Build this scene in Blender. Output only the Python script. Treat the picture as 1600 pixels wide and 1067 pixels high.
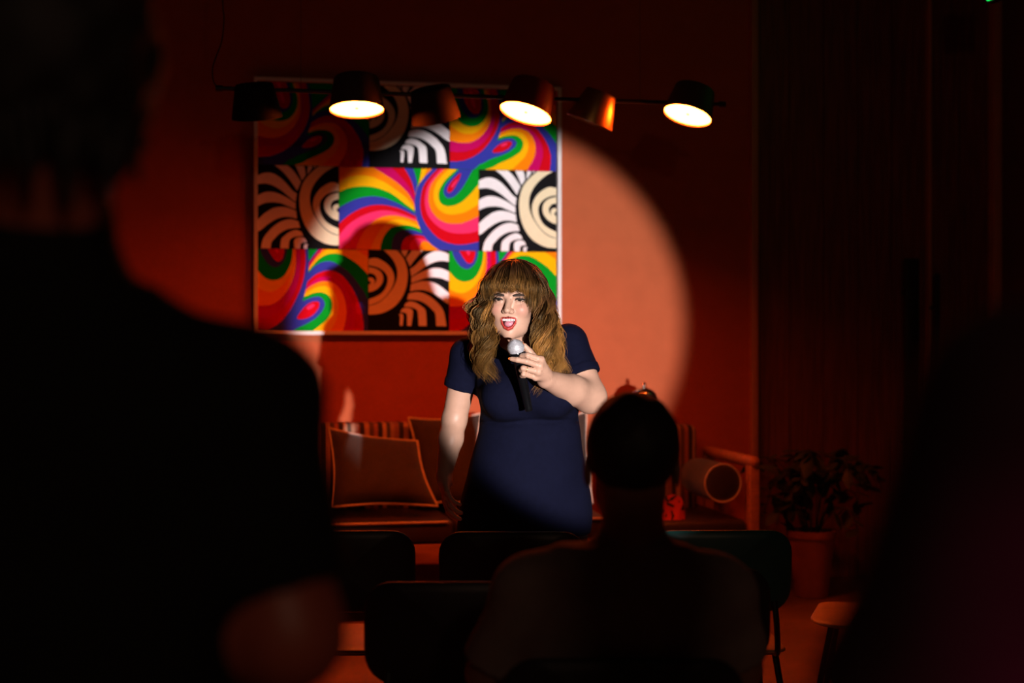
import bpy, bmesh, math, random
import numpy as np
from mathutils import Vector, Matrix
from mathutils.geometry import tessellate_polygon

# ------------------------------------------------------------------ scene, camera, light
for o in list(bpy.data.objects):
    bpy.data.objects.remove(o, do_unlink=True)
scene = bpy.context.scene
C = scene.collection
random.seed(7)
RNG = np.random.default_rng(7)
R = math.radians

FPX, CU, CV, CAMH = 2222.0, 800.0, 533.5, 1.4      # focal length in pixels of the 1600x1067 frame, eye height
cam_d = bpy.data.cameras.new('camera')
cam = bpy.data.objects.new('camera', cam_d)
C.objects.link(cam)
cam.location = (0, 0, CAMH)
cam.rotation_euler = (R(90), 0, 0)
cam_d.sensor_width = 36.0
cam_d.lens = 36.0 * FPX / 1600.0
cam_d.clip_start = 0.02
cam_d.dof.use_dof = True
cam_d.dof.focus_distance = 4.72
cam_d.dof.aperture_fstop = 1.9
scene.camera = cam

world = bpy.data.worlds.new('dark_room')
world.use_nodes = True
world.node_tree.nodes['Background'].inputs[0].default_value = (0.9, 0.25, 0.08, 1)
world.node_tree.nodes['Background'].inputs[1].default_value = 0.0015
scene.world = world

scene.view_settings.view_transform = 'Standard'
scene.view_settings.look = 'None'
scene.view_settings.gamma = 1.0
scene.view_settings.use_curve_mapping = False
scene.view_settings.exposure = 0.0

SPOT = Vector((0.87, 1.2, 1.22))                   # follow spot just right of the camera
TARGET = Vector((-0.105, 7.95, 1.48))
sd = bpy.data.lights.new('follow_spot', 'SPOT')
sd.energy = 285
sd.spot_size = R(19.6)
sd.spot_blend = 0.28
sd.use_nodes = True                                 # lens-focused beam: falls off more slowly than a bare bulb
_fo = sd.node_tree.nodes.new('ShaderNodeLightFalloff')
_fo.inputs['Strength'].default_value = 1.0
sd.node_tree.links.new(_fo.outputs['Linear'], sd.node_tree.nodes['Emission'].inputs['Strength'])
sd.shadow_soft_size = 0.022
sd.color = (1.0, 0.93, 0.90)
so = bpy.data.objects.new('follow_spot', sd)
C.objects.link(so)
so.location = SPOT
so.rotation_euler = (TARGET - SPOT).to_track_quat('-Z', 'Y').to_euler()

md = bpy.data.lights.new('magenta_stage_light', 'SPOT')   # pink club light low at the right edge
md.energy = 55.0
md.spot_size = R(30)
md.spot_blend = 1.0
md.shadow_soft_size = 0.1
md.color = (1.0, 0.03, 0.30)
mo = bpy.data.objects.new('magenta_stage_light', md)
C.objects.link(mo)
mo.location = (0.78, 0.08, 0.72)
mo.rotation_euler = (Vector((0.50, 0.85, 1.10)) - Vector(mo.location)).to_track_quat('-Z', 'Y').to_euler()

rd = bpy.data.lights.new('rear_fill_light', 'POINT')       # added dim fill light behind the camera, lifts the backs of the audience
rd.energy = 30.0
rd.shadow_soft_size = 0.12
rd.color = (1.0, 0.62, 0.42)
ro = bpy.data.objects.new('rear_fill_light', rd)
C.objects.link(ro)
ro.location = (0.9, -1.9, 2.7)

LAMP_COL = (1.0, 0.10, 0.0085)
LAMP_POWER = 128.0

# ------------------------------------------------------------------ pixel and wall frames
ANG = R(11.0)
WD = Vector((math.cos(ANG), math.sin(ANG), 0))      # along the back wall, to the right
WN = Vector((math.sin(ANG), -math.cos(ANG), 0))     # out of the wall into the room
W0 = Vector((0, 8.0, 0))
WROT = ANG

def P(u, v, Y):
    return Vector(((u - CU) / FPX * Y, Y, CAMH - (v - CV) / FPX * Y))

def onwall(u, v, off=0.0):
    """ray through the pixel meets the plane parallel to the back wall, off metres in front of it"""
    d = Vector(((u - CU) / FPX, 1.0, -(v - CV) / FPX))
    o = Vector((0, 0, CAMH))
    q = W0 + WN * off
    t = (q - o).dot(WN) / d.dot(WN)
    return o + d * t

def wl(u, v, off=0.0):
    """the same in wall coordinates: s along the wall, height"""
    p = onwall(u, v, off)
    return (p - W0).dot(WD), p.z

def wpt(s, off, z):
    p = W0 + WD * s + WN * off
    return Vector((p.x, p.y, z))

# ------------------------------------------------------------------ materials
def srgb(r, g, b):
    f = lambda c: (c / 255 / 12.92) if c / 255 <= 0.04045 else ((c / 255 + 0.055) / 1.055) ** 2.4
    return (f(r), f(g), f(b))

def mat(name, col, rough=0.6, metal=0.0, var=0.12, scale=18.0, bump=0.0, bscale=None, spec=0.5,
        emit=None, estr=0.0, attr=None, stretch=None, sheen=0.0):
    m = bpy.data.materials.new(name)
    m.use_nodes = True
    nt = m.node_tree
    b = nt.nodes['Principled BSDF']
    b.inputs['Roughness'].default_value = rough
    b.inputs['Metallic'].default_value = metal
    b.inputs['Specular IOR Level'].default_value = spec
    if sheen:
        b.inputs['Sheen Weight'].default_value = sheen
        b.inputs['Sheen Roughness'].default_value = 0.4
    tc = nt.nodes.new('ShaderNodeTexCoord')
    mp = nt.nodes.new('ShaderNodeMapping')
    nt.links.new(tc.outputs['Object'], mp.inputs[0])
    if stretch:
        mp.inputs['Scale'].default_value = stretch
    nz = nt.nodes.new('ShaderNodeTexNoise')
    nz.inputs['Scale'].default_value = scale
    nz.inputs['Detail'].default_value = 4
    nt.links.new(mp.outputs[0], nz.inputs['Vector'])
    if attr:
        at = nt.nodes.new('ShaderNodeVertexColor')
        at.layer_name = attr
        src = at.outputs['Color']
    else:
        rgb = nt.nodes.new('ShaderNodeRGB')
        rgb.outputs[0].default_value = (*col, 1)
        src = rgb.outputs[0]
    mr = nt.nodes.new('ShaderNodeMapRange')
    mr.inputs['From Min'].default_value = 0.25
    mr.inputs['From Max'].default_value = 0.75
    mr.inputs['To Min'].default_value = 1 - var
    mr.inputs['To Max'].default_value = 1 + var
    nt.links.new(nz.outputs['Fac'], mr.inputs['Value'])
    vm = nt.nodes.new('ShaderNodeVectorMath')
    vm.operation = 'SCALE'
    nt.links.new(src, vm.inputs[0])
    nt.links.new(mr.outputs[0], vm.inputs['Scale'])
    nt.links.new(vm.outputs[0], b.inputs['Base Color'])
    if bump:
        n2 = nt.nodes.new('ShaderNodeTexNoise')
        n2.inputs['Scale'].default_value = bscale or scale * 6
        n2.inputs['Detail'].default_value = 3
        nt.links.new(mp.outputs[0], n2.inputs['Vector'])
        bp = nt.nodes.new('ShaderNodeBump')
        bp.inputs['Strength'].default_value = bump
        bp.inputs['Distance'].default_value = 0.004
        nt.links.new(n2.outputs['Fac'], bp.inputs['Height'])
        nt.links.new(bp.outputs[0], b.inputs['Normal'])
    if emit:
        b.inputs['Emission Color'].default_value = (*emit, 1)
        b.inputs['Emission Strength'].default_value = estr
    return m

def stripe_mat(name, cols, period, axis=0, rough=0.9):
    """woven stripes across the object x axis"""
    m = bpy.data.materials.new(name)
    m.use_nodes = True
    nt = m.node_tree
    b = nt.nodes['Principled BSDF']
    b.inputs['Roughness'].default_value = rough
    tc = nt.nodes.new('ShaderNodeTexCoord')
    sx = nt.nodes.new('ShaderNodeSeparateXYZ')
    nt.links.new(tc.outputs['Object'], sx.inputs[0])
    dv = nt.nodes.new('ShaderNodeMath'); dv.operation = 'DIVIDE'
    dv.inputs[1].default_value = period
    nt.links.new(sx.outputs[axis], dv.inputs[0])
    fr = nt.nodes.new('ShaderNodeMath'); fr.operation = 'FRACT'
    nt.links.new(dv.outputs[0], fr.inputs[0])
    cr = nt.nodes.new('ShaderNodeValToRGB')
    cr.color_ramp.interpolation = 'CONSTANT'
    el = cr.color_ramp.elements
    el[0].position = 0; el[0].color = (*cols[0][1], 1)
    el[1].position = cols[1][0]; el[1].color = (*cols[1][1], 1)
    for p, c in cols[2:]:
        e = el.new(p); e.color = (*c, 1)
    nt.links.new(fr.outputs[0], cr.inputs[0])
    nt.links.new(cr.outputs[0], b.inputs['Base Color'])
    return m

M = {}
M['wall'] = mat('terracotta_paint', (0.46, 0.105, 0.042), 0.85, var=0.06, scale=9, bump=0.15, bscale=160, spec=0.15)
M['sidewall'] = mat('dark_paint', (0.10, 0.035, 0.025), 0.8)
M['ceiling'] = mat('ceiling_paint', (0.035, 0.022, 0.018), 0.9)
M['floor'] = mat('worn_floor', (0.20, 0.105, 0.055), 0.45, var=0.3, scale=3, bump=0.1)
M['wood_dark'] = mat('dark_veneer', (0.16, 0.05, 0.025), 0.6, var=0.45, scale=6, stretch=(9, 9, 0.5))
M['trim'] = mat('oiled_trim', (0.50, 0.22, 0.10), 0.5, var=0.15, scale=6, stretch=(8, 8, 0.5))
M['black_metal'] = mat('black_metal', (0.012, 0.012, 0.012), 0.42)
M['frame'] = mat('white_frame', (0.78, 0.74, 0.74), 0.5, var=0.03)
M['frame_side'] = mat('frame_shadow_gap', (0.05, 0.03, 0.03), 0.7)
M['shade_brown'] = mat('bronze_shade', (0.06, 0.034, 0.02), 0.6, 0.0)
M['shade_dim'] = mat('dark_bronze_shade', (0.028, 0.018, 0.010), 0.75, spec=0.2)
M['shade_gold'] = mat('brass_shade', (0.62, 0.33, 0.10), 0.36, 0.85, var=0.08)
M['shade_black'] = mat('black_shade', (0.008, 0.009, 0.008), 0.75, spec=0.2)
M['shade_red'] = mat('red_shade', (0.20, 0.022, 0.012), 0.45)
M['sofa_wood'] = mat('sofa_timber', (0.42, 0.17, 0.065), 0.45, var=0.3, scale=7, stretch=(0.7, 8, 8))
M['leather'] = mat('dark_leather', (0.034, 0.020, 0.016), 0.45, bump=0.2, bscale=120)
M['cushion'] = mat('dark_velvet', (0.034, 0.023, 0.016), 0.85, var=0.2, scale=12, sheen=0.4)
M['piping'] = mat('cream_piping', (0.55, 0.42, 0.33), 0.8)
M['olive'] = mat('olive_velvet', (0.05, 0.034, 0.014), 0.85, var=0.2, sheen=0.3)
st = [(0, (0.22, 0.09, 0.05)), (0.12, (0.03, 0.02, 0.02)), (0.24, (0.40, 0.20, 0.11)), (0.36, (0.10, 0.05, 0.03)),
      (0.48, (0.30, 0.10, 0.05)), (0.58, (0.025, 0.02, 0.02)), (0.70, (0.45, 0.26, 0.15)), (0.80, (0.07, 0.05, 0.035)), (0.9, (0.30, 0.16, 0.1))]
M['stripes'] = stripe_mat('striped_weave', st, 0.21)
M['silver'] = mat('old_silver', (0.62, 0.60, 0.58), 0.22, 1.0, var=0.2, scale=30)
M['terracotta'] = mat('terracotta_pot', (0.36, 0.105, 0.05), 0.8, bump=0.2)
M['leaf'] = mat('dull_leaf', (0.028, 0.038, 0.014), 0.6, var=0.35, scale=8)
M['soil'] = mat('soil', (0.03, 0.02, 0.014), 0.95)
M['chair_black'] = mat('black_shell', (0.014, 0.013, 0.013), 0.45)
M['chair_teal'] = mat('teal_shell', (0.012, 0.085, 0.075), 0.42)
M['plywood'] = mat('plywood', (0.42, 0.24, 0.11), 0.5, var=0.12, scale=5, stretch=(8, 0.8, 8))
M['skin'] = mat('skin', (0.7, 0.42, 0.29), 0.46, var=0.05, scale=40, attr='Col', spec=0.4)
M['navy'] = mat('navy_jersey', (0.0036, 0.0042, 0.0155), 0.9, var=0.12, scale=60, bump=0.12, bscale=700, spec=0.08)
M['pants'] = mat('black_denim', (0.010, 0.010, 0.013), 0.9)
M['shoe'] = mat('black_shoe', (0.012, 0.012, 0.012), 0.5)
M['hair'] = mat('brown_hair', (0.2, 0.1, 0.04), 0.42, var=0.1, scale=60, attr='Col', spec=0.5)
M['hair'].node_tree.nodes['Principled BSDF'].inputs['Specular Tint'].default_value = (1.0, 0.72, 0.38, 1)
M['hair_dark'] = mat('dark_hair', (0.008, 0.006, 0.005), 0.7)
M['black_tee'] = mat('black_tee', (0.006, 0.006, 0.0065), 0.9, spec=0.2)
M['grey_tee'] = mat('grey_tee', (0.20, 0.15, 0.13), 0.95, var=0.08, scale=30, spec=0.2)
M['purple_top'] = mat('dark_top', (0.028, 0.010, 0.014), 0.95, spec=0.2)
M['teeth'] = mat('teeth', (0.62, 0.56, 0.55), 0.25, var=0.02)
M['tongue'] = mat('tongue', (0.62, 0.24, 0.30), 0.35, var=0.05)
M['eye_white'] = mat('eye_white', (0.20, 0.18, 0.17), 0.2, var=0.03)
M['iris'] = mat('iris', (0.012, 0.010, 0.008), 0.1)
M['lash'] = mat('lash', (0.010, 0.006, 0.005), 0.7)
M['brow'] = mat('brow', (0.030, 0.016, 0.011), 0.8)
M['nail'] = mat('orange_nail', (0.85, 0.20, 0.03), 0.2)
M['gold'] = mat('gold_ring', (0.85, 0.60, 0.28), 0.2, 1.0)
M['mic_black'] = mat('mic_black', (0.004, 0.004, 0.005), 0.16, spec=0.3)
M['mic_mesh'] = mat('mic_grille', (0.62, 0.61, 0.65), 0.38, 0.45, var=0.05)
M['green'] = mat('exit_green', (0.02, 0.5, 0.08), 0.4, emit=(0.01, 1.0, 0.13), estr=1.6)

def pattern_mat():
    m = bpy.data.materials.new('red_leaf_print')
    m.use_nodes = True
    nt = m.node_tree
    b = nt.nodes['Principled BSDF']
    b.inputs['Roughness'].default_value = 0.85
    tc = nt.nodes.new('ShaderNodeTexCoord')
    v = nt.nodes.new('ShaderNodeTexNoise')
    v.inputs['Scale'].default_value = 15
    v.inputs['Distortion'].default_value = 1.6
    v.inputs['Detail'].default_value = 0.6
    nt.links.new(tc.outputs['Object'], v.inputs['Vector'])
    cr = nt.nodes.new('ShaderNodeValToRGB')
    cr.color_ramp.interpolation = 'CONSTANT'
    cr.color_ramp.elements[0].color = (0.55, 0.035, 0.02, 1)
    cr.color_ramp.elements[1].position = 0.49
    cr.color_ramp.elements[1].color = (0.012, 0.008, 0.008, 1)
    nt.links.new(v.outputs['Fac'], cr.inputs[0])
    nt.links.new(cr.outputs[0], b.inputs['Base Color'])
    return m
M['print'] = pattern_mat()

# ------------------------------------------------------------------ object helpers
def tag(o, label=None, cat=None, group=None, kind=None):
    if label: o['label'] = label
    if cat: o['category'] = cat
    if group: o['group'] = group
    if kind: o['kind'] = kind
    return o

def empty(name, loc=(0, 0, 0), rz=0.0):
    o = bpy.data.objects.new(name, None)
    o.empty_display_size = 0.1
    C.objects.link(o)
    o.location = loc
    o.rotation_euler = (0, 0, rz)
    return o

class MB:
    """collects verts and faces; build() links them as one mesh object"""
    def __init__(s):
        s.v = []; s.f = []; s.mi = []
    def add(s, vs, fs, mi=0):
        n = len(s.v)
        s.v.extend([tuple(x) for x in vs])
        s.f.extend([tuple(i + n for i in f) for f in fs])
        s.mi.extend([mi] * len(fs))
        return s
    def bm(s, bm, mi=0):
        bm.verts.ensure_lookup_table(); bm.verts.index_update()
        s.add([v.co[:] for v in bm.verts], [[v.index for v in f.verts] for f in bm.faces], mi)
        bm.free()
        return s
    def box(s, lo, hi, bev=0.0, seg=2, mi=0, xf=None):
        b = bmesh.new()
        bmesh.ops.create_cube(b, size=1.0)
        lo = Vector(lo); hi = Vector(hi)
        for v in b.verts:
            v.co = Vector([(lo[i] + hi[i]) / 2 + v.co[i] * (hi[i] - lo[i]) for i in range(3)])
        if bev:
            bmesh.ops.bevel(b, geom=list(b.edges), offset=bev, segments=seg, affect='EDGES', profile=0.5)
        if xf is not None:
            bmesh.ops.transform(b, matrix=xf, verts=b.verts)
        return s.bm(b, mi)
    def tube(s, pts, rad, n=10, cap=True, mi=0, flat=None):
        pts = [Vector(p) for p in pts]
        rs = rad if isinstance(rad, (list, tuple)) else [rad] * len(pts)
        vs = []; fs = []
        t0 = (pts[1] - pts[0]).normalized()
        up = Vector((0, 0, 1)) if abs(t0.z) < 0.9 else Vector((1, 0, 0))
        a = t0.cross(up).normalized()
        for i, p in enumerate(pts):
            t = (pts[min(i + 1, len(pts) - 1)] - pts[max(i - 1, 0)]).normalized()
            a = (a - t * a.dot(t)).normalized()
            b = t.cross(a)
            for k in range(n):
                w = 2 * math.pi * k / n
                vs.append(p + (a * math.cos(w) + b * math.sin(w)) * rs[i])
        for i in range(len(pts) - 1):
            for k in range(n):
                fs.append((i * n + k, i * n + (k + 1) % n, (i + 1) * n + (k + 1) % n, (i + 1) * n + k))
        if cap:
            fs.append(tuple(range(n - 1, -1, -1)))
            fs.append(tuple((len(pts) - 1) * n + k for k in range(n)))
        return s.add(vs, fs, mi)
    def lathe(s, prof, n=32, xf=None, mi=0, cap=True):
        vs = []; fs = []
        for r, z in prof:
            for k in range(n):
                w = 2 * math.pi * k / n
                v = Vector((r * math.cos(w), r * math.sin(w), z))
                vs.append(xf @ v if xf is not None else v)
        for i in range(len(prof) - 1):
            for k in range(n):
                fs.append((i * n + k, i * n + (k + 1) % n, (i + 1) * n + (k + 1) % n, (i + 1) * n + k))
        if cap:
            fs.append(tuple(range(n - 1, -1, -1)))
            fs.append(tuple((len(prof) - 1) * n + k for k in range(n)))
        return s.add(vs, fs, mi)
    def build(s, name, mats, parent=None, smooth=True, angle=35):
        me = bpy.data.meshes.new(name)
        me.from_pydata(s.v, [], s.f)
        if not isinstance(mats, (list, tuple)): mats = [mats]
        for m in mats: me.materials.append(m)
        me.polygons.foreach_set('material_index', s.mi)
        if smooth:
            me.polygons.foreach_set('use_smooth', [True] * len(s.f))
            me.set_sharp_from_angle(angle=R(angle))
        me.update()
        o = bpy.data.objects.new(name, me)
        C.objects.link(o)
        if parent is not None: o.parent = parent
        return o

def crom(pts, n=8, closed=False):
    """Catmull-Rom through the points, any dimension"""
    p = np.array(pts, float)
    if closed:
        q = np.vstack([p[-1:], p, p[:2]])
    else:
        q = np.vstack([2 * p[:1] - p[1:2], p, 2 * p[-1:] - p[-2:-1]])
    out = []
    for i in range(1, len(q) - 2):
        for k in range(n):
            t = k / n
            a, b, c, d = q[i - 1], q[i], q[i + 1], q[i + 2]
            out.append(0.5 * ((2 * b) + (c - a) * t + (2 * a - 5 * b + 4 * c - d) * t * t + (3 * b - a - 3 * c + d) * t ** 3))
    if not closed: out.append(p[-1])
    return np.array(out)

def struct(o):
    o['kind'] = 'structure'
    return o

def wxf(s, off, z, rz=0.0):
    """matrix that puts x along the wall, y towards the wall, z up at a wall position"""
    return Matrix.Translation(wpt(s, off, z)) @ Matrix.Rotation(WROT + rz, 4, 'Z')

# ------------------------------------------------------------------ signed distance modelling
def smin(a, b, k):
    h = np.clip(0.5 + 0.5 * (b - a) / k, 0, 1)
    return b + (a - b) * h - k * h * (1 - h)
def smax(a, b, k): return -smin(-a, -b, k)
def A(v): return np.array(v[:], np.float32)
def cap(p, a, b, ra, rb):
    a = A(a); b = A(b)
    ba = b - a
    pa = p - a
    h = np.clip(pa @ ba / max(float(ba @ ba), 1e-9), 0, 1)
    return np.linalg.norm(pa - h[:, None] * ba, axis=1) - (ra + (rb - ra) * h)
def ell(p, c, r):
    q = p - A(c)
    r = A(r)
    k0 = np.linalg.norm(q / r, axis=1)
    k1 = np.linalg.norm(q / (r * r), axis=1)
    return k0 * (k0 - 1.0) / np.maximum(k1, 1e-6)
def sph(p, c, r): return np.linalg.norm(p - A(c), axis=1) - r
def chain(p, pts, rs, k=0.006):
    d = None
    for i in range(len(pts) - 1):
        e = cap(p, pts[i], pts[i + 1], rs[i], rs[i + 1])
        d = e if d is None else smin(d, e, k)
    return d
def loft(p, prof, e=2.25):
    """stack of superellipses: rows (z, cx, cy, half width, half depth)"""
    q = crom(sorted(prof), 6)
    z = p[:, 2]
    cx = np.interp(z, q[:, 0], q[:, 1]); cy = np.interp(z, q[:, 0], q[:, 2])
    a = np.interp(z, q[:, 0], q[:, 3]); b = np.interp(z, q[:, 0], q[:, 4])
    k = ((np.abs(p[:, 0] - cx) / a) ** e + (np.abs(p[:, 1] - cy) / b) ** e) ** (1 / e)
    d = (k - 1) * np.minimum(a, b)
    return np.maximum(d, np.maximum(z - q[-1, 0], q[0, 0] - z))

def sdf_mesh(f, lo, hi, h, B=8):
    lo = np.array(lo[:], float); hi = np.array(hi[:], float)
    nb = np.ceil((hi - lo) / (h * B)).astype(int) + 1
    cx = [lo[i] + (np.arange(nb[i]) * B + (B - 1) / 2) * h for i in range(3)]
    g = np.stack(np.meshgrid(*cx, indexing='ij'), -1).reshape(-1, 3).astype(np.float32)
    fc = f(g)
    keep = np.where(np.abs(fc) < B * h * 1.6)[0]
    D = np.repeat(np.repeat(np.repeat(fc.reshape(nb), B, 0), B, 1), B, 2).astype(np.float32)
    off = np.stack(np.meshgrid(*[np.arange(B)] * 3, indexing='ij'), -1).reshape(-1, 3)
    bi = np.stack(np.unravel_index(keep, nb), -1) * B
    for c in range(0, len(bi), 1500):
        idx = (bi[c:c + 1500, None, :] + off[None]).reshape(-1, 3)
        D[idx[:, 0], idx[:, 1], idx[:, 2]] = f((lo + idx * h).astype(np.float32))
    ins = D < 0
    n = np.array(D.shape)
    s = [slice(0, -1), slice(1, None)]
    allin = np.ones(n - 1, bool); anyin = np.zeros(n - 1, bool)
    for i in (0, 1):
        for j in (0, 1):
            for k in (0, 1):
                c = ins[s[i], s[j], s[k]]
                allin &= c; anyin |= c
    act = anyin & ~allin
    ac = np.argwhere(act)
    vid = np.full(n - 1, -1, np.int64)
    vid[ac[:, 0], ac[:, 1], ac[:, 2]] = np.arange(len(ac))
    cor = np.array([[i, j, k] for i in (0, 1) for j in (0, 1) for k in (0, 1)])
    cv = np.stack([D[ac[:, 0] + c[0], ac[:, 1] + c[1], ac[:, 2] + c[2]] for c in cor], 1)
    acc = np.zeros((len(ac), 3)); cnt = np.zeros(len(ac))
    for a in range(8):
        for b in range(a + 1, 8):
            if np.abs(cor[a] - cor[b]).sum() != 1: continue
            m = (cv[:, a] < 0) != (cv[:, b] < 0)
            t = cv[m, a] / (cv[m, a] - cv[m, b])
            acc[m] += cor[a] + (cor[b] - cor[a]) * t[:, None]
            cnt[m] += 1
    V = lo + (ac + acc / cnt[:, None]) * h
    Q = []
    for ax in range(3):
        o1, o2 = [(1, 2), (2, 0), (0, 1)][ax]
        s0 = [slice(None)] * 3; s1 = [slice(None)] * 3
        s0[ax] = slice(0, -1); s1[ax] = slice(1, None)
        x = ins[tuple(s0)] != ins[tuple(s1)]
        e = np.argwhere(x)
        e = e[(e[:, o1] > 0) & (e[:, o2] > 0) & (e[:, o1] < n[o1] - 1) & (e[:, o2] < n[o2] - 1)]
        flip = ins[e[:, 0], e[:, 1], e[:, 2]]
        d1 = np.zeros(3, int); d1[o1] = 1
        d2 = np.zeros(3, int); d2[o2] = 1
        q = np.stack([vid[tuple((e - d1 - d2).T)], vid[tuple((e - d2).T)], vid[tuple(e.T)], vid[tuple((e - d1).T)]], 1)
        q[~flip] = q[~flip][:, ::-1]
        Q.append(q)
    return V, np.vstack(Q)

def mesh_np(name, V, F, mats, parent=None, loc=(0, 0, 0), col=None, smooth=True):
    me = bpy.data.meshes.new(name)
    V = np.asarray(V) - np.array(loc[:], float)
    nf, k = F.shape
    me.vertices.add(len(V)); me.vertices.foreach_set('co', V.astype(np.float32).ravel())
    me.loops.add(nf * k); me.loops.foreach_set('vertex_index', F.astype(np.int32).ravel())
    me.polygons.add(nf)
    me.polygons.foreach_set('loop_start', np.arange(0, nf * k, k, dtype=np.int32))
    me.polygons.foreach_set('use_smooth', np.ones(nf, bool))
    me.update(calc_edges=True)
    me.validate()
    if not isinstance(mats, (list, tuple)): mats = [mats]
    for m in mats: me.materials.append(m)
    if col is not None:
        ca = me.color_attributes.new('Col', 'FLOAT_COLOR', 'POINT')
        ca.data.foreach_set('color', np.hstack([col, np.ones((len(col), 1))]).astype(np.float32).ravel())
    o = bpy.data.objects.new(name, me)
    C.objects.link(o)
    if parent is not None: o.parent = parent
    return o

# ------------------------------------------------------------------ the room
S_TRIM0, S_TRIM1 = wl(1171, 500)[0], wl(1182, 500)[0]
S_D1, S_D2, S_D3, S_D4 = wl(1450, 500)[0], wl(1455, 500)[0], wl(1549, 500)[0], wl(1562, 500)[0]
S_LEFT, HC = -4.2, 3.6
WX = wxf(0, 0, 0)

def wbox(name, lo, hi, m, bev=0.0, parent=None):
    """box given in wall coordinates (s, y towards the wall, z)"""
    o = MB().box(lo, hi, bev).build(name, m, parent, smooth=bev > 0)
    if parent is None: o.matrix_world = WX
    return o

struct(wbox('wall_back', (S_LEFT, 0, 0), (S_TRIM0, 0.15, HC), M['wall']))
struct(wbox('trim_1', (S_TRIM0, -0.035, 0), (S_TRIM1, 0.15, HC), M['trim'], 0.006))
struct(wbox('trim_2', (S_D1, -0.004, 0), (S_D2, 0.12, HC), M['trim']))
struct(wbox('trim_3', (S_D3, -0.03, 0), (S_D4, 0.15, HC), M['trim'], 0.006))
struct(wbox('wall_right', (S_D4, -11.0, 0), (S_D4 + 0.15, 0.15, HC), M['sidewall']))
struct(wbox('wall_left', (S_LEFT - 0.15, -11.0, 0), (S_LEFT, 0.15, HC), M['sidewall']))
struct(wbox('wall_rear', (S_LEFT - 0.15, -11.15, 0), (S_D4 + 0.15, -11.0, HC), M['sidewall']))
struct(wbox('baseboard_back', (S_LEFT, -0.018, 0), (S_TRIM0, 0, 0.10), M['trim'], 0.004))
struct(wbox('floor', (S_LEFT - 0.15, -11.15, -0.1), (S_D4 + 0.15, 0.15, 0), M['floor']))
struct(wbox('ceiling', (S_LEFT - 0.15, -11.15, HC), (S_D4 + 0.15, 0.15, HC + 0.1), M['ceiling']))

def door(name, s0, s1, side, label):
    d = empty(name); d.matrix_world = WX
    struct(d); d['label'] = label
    n = 5 if side < 0 else 2
    for i in range(n):                                   # upright veneer boards with fine joints
        a = s0 + (s1 - s0) * i / n; b = s0 + (s1 - s0) * (i + 1) / n
        MB().box((a + 0.002, 0.03 + 0.004 * (i % 2), 0.005), (b - 0.002, 0.075, HC - 0.01), 0.002, 1).build('board', M['wood_dark'], d)
    MB().box((s0, 0.07, 0.005), (s1, 0.10, HC - 0.01)).build('core', M['wood_dark'], d, smooth=False)
    if side < 0:
        h0, h1 = wl(1415, 406, 0.09)[0], wl(1436, 406, 0.09)[0]
        zt = wl(1425, 404, 0.09)[1]
    else:
        h0, h1 = wl(1457, 430, 0.05)[0], wl(1463, 430, 0.05)[0]
        zt = wl(1460, 428, 0.05)[1]
    h = MB().box((h0, -0.095, 0.62), (h1, -0.07, zt), 0.004).build('pull_handle', M['black_metal'], d)
    for z in (0.80, zt - 0.2):
        MB().tube([((h0 + h1) / 2, -0.075, z), ((h0 + h1) / 2, 0.035, z)], 0.009).build('standoff', M['black_metal'], h)
    return d
door('door_1', S_TRIM1, S_D1, -1, 'wide dark veneered door leaf with a long black pull')
door('door_2', S_D2, S_D3, 1, 'narrow dark veneered door leaf beside the side wall')

# ------------------------------------------------------------------ wall art
ART = {'black': srgb(20, 19, 22), 'white': srgb(243, 236, 242), 'cream': srgb(240, 222, 188), 'blue': srgb(52, 56, 165),
       'red': srgb(202, 2, 24), 'pink': srgb(240, 48, 108), 'magenta': srgb(196, 4, 96), 'orange': srgb(255, 132, 2),
       'yellow': srgb(255, 184, 2), 'green': srgb(2, 152, 34)}
AKEYS = list(ART)
AMAT = [mat('art_' + k, ART[k], 0.8, var=0.03, scale=30, spec=0.08) for k in AKEYS]
ART_OFF = 0.042
SA = [wl(401.5, 300, ART_OFF)[0], None, None, wl(869.5, 300, ART_OFF)[0]]
ZA = [wl(401, 127, ART_OFF)[1], wl(401, 257, ART_OFF)[1], wl(401, 388, ART_OFF)[1], wl(401, 517, ART_OFF)[1]]
COLS = [[wl(u, 300, ART_OFF)[0] for u in row] for row in ((401.5, 577, 702.5, 869.5), (401.5, 529.5, 748, 869.5), (401.5, 575.5, 701.5, 869.5))]

def norm_panel(pts, crop, r, c):
    """crop pixels -> fractions of the panel rectangle"""
    ou, ov, sc = crop
    out = []
    for x, y in pts:
        s, z = wl(ou + x / sc, ov + y / sc, ART_OFF)
        out.append(((s - COLS[r][c]) / (COLS[r][c + 1] - COLS[r][c]), (ZA[r] - z) / (ZA[r] - ZA[r + 1])))
    return out

def curve(pts, close=(), n=6):
    return [tuple(p) for p in crom(pts, n)] + list(close)
def blob(pts, n=6):
    return [tuple(p) for p in crom(pts, n, closed=True)]

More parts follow.
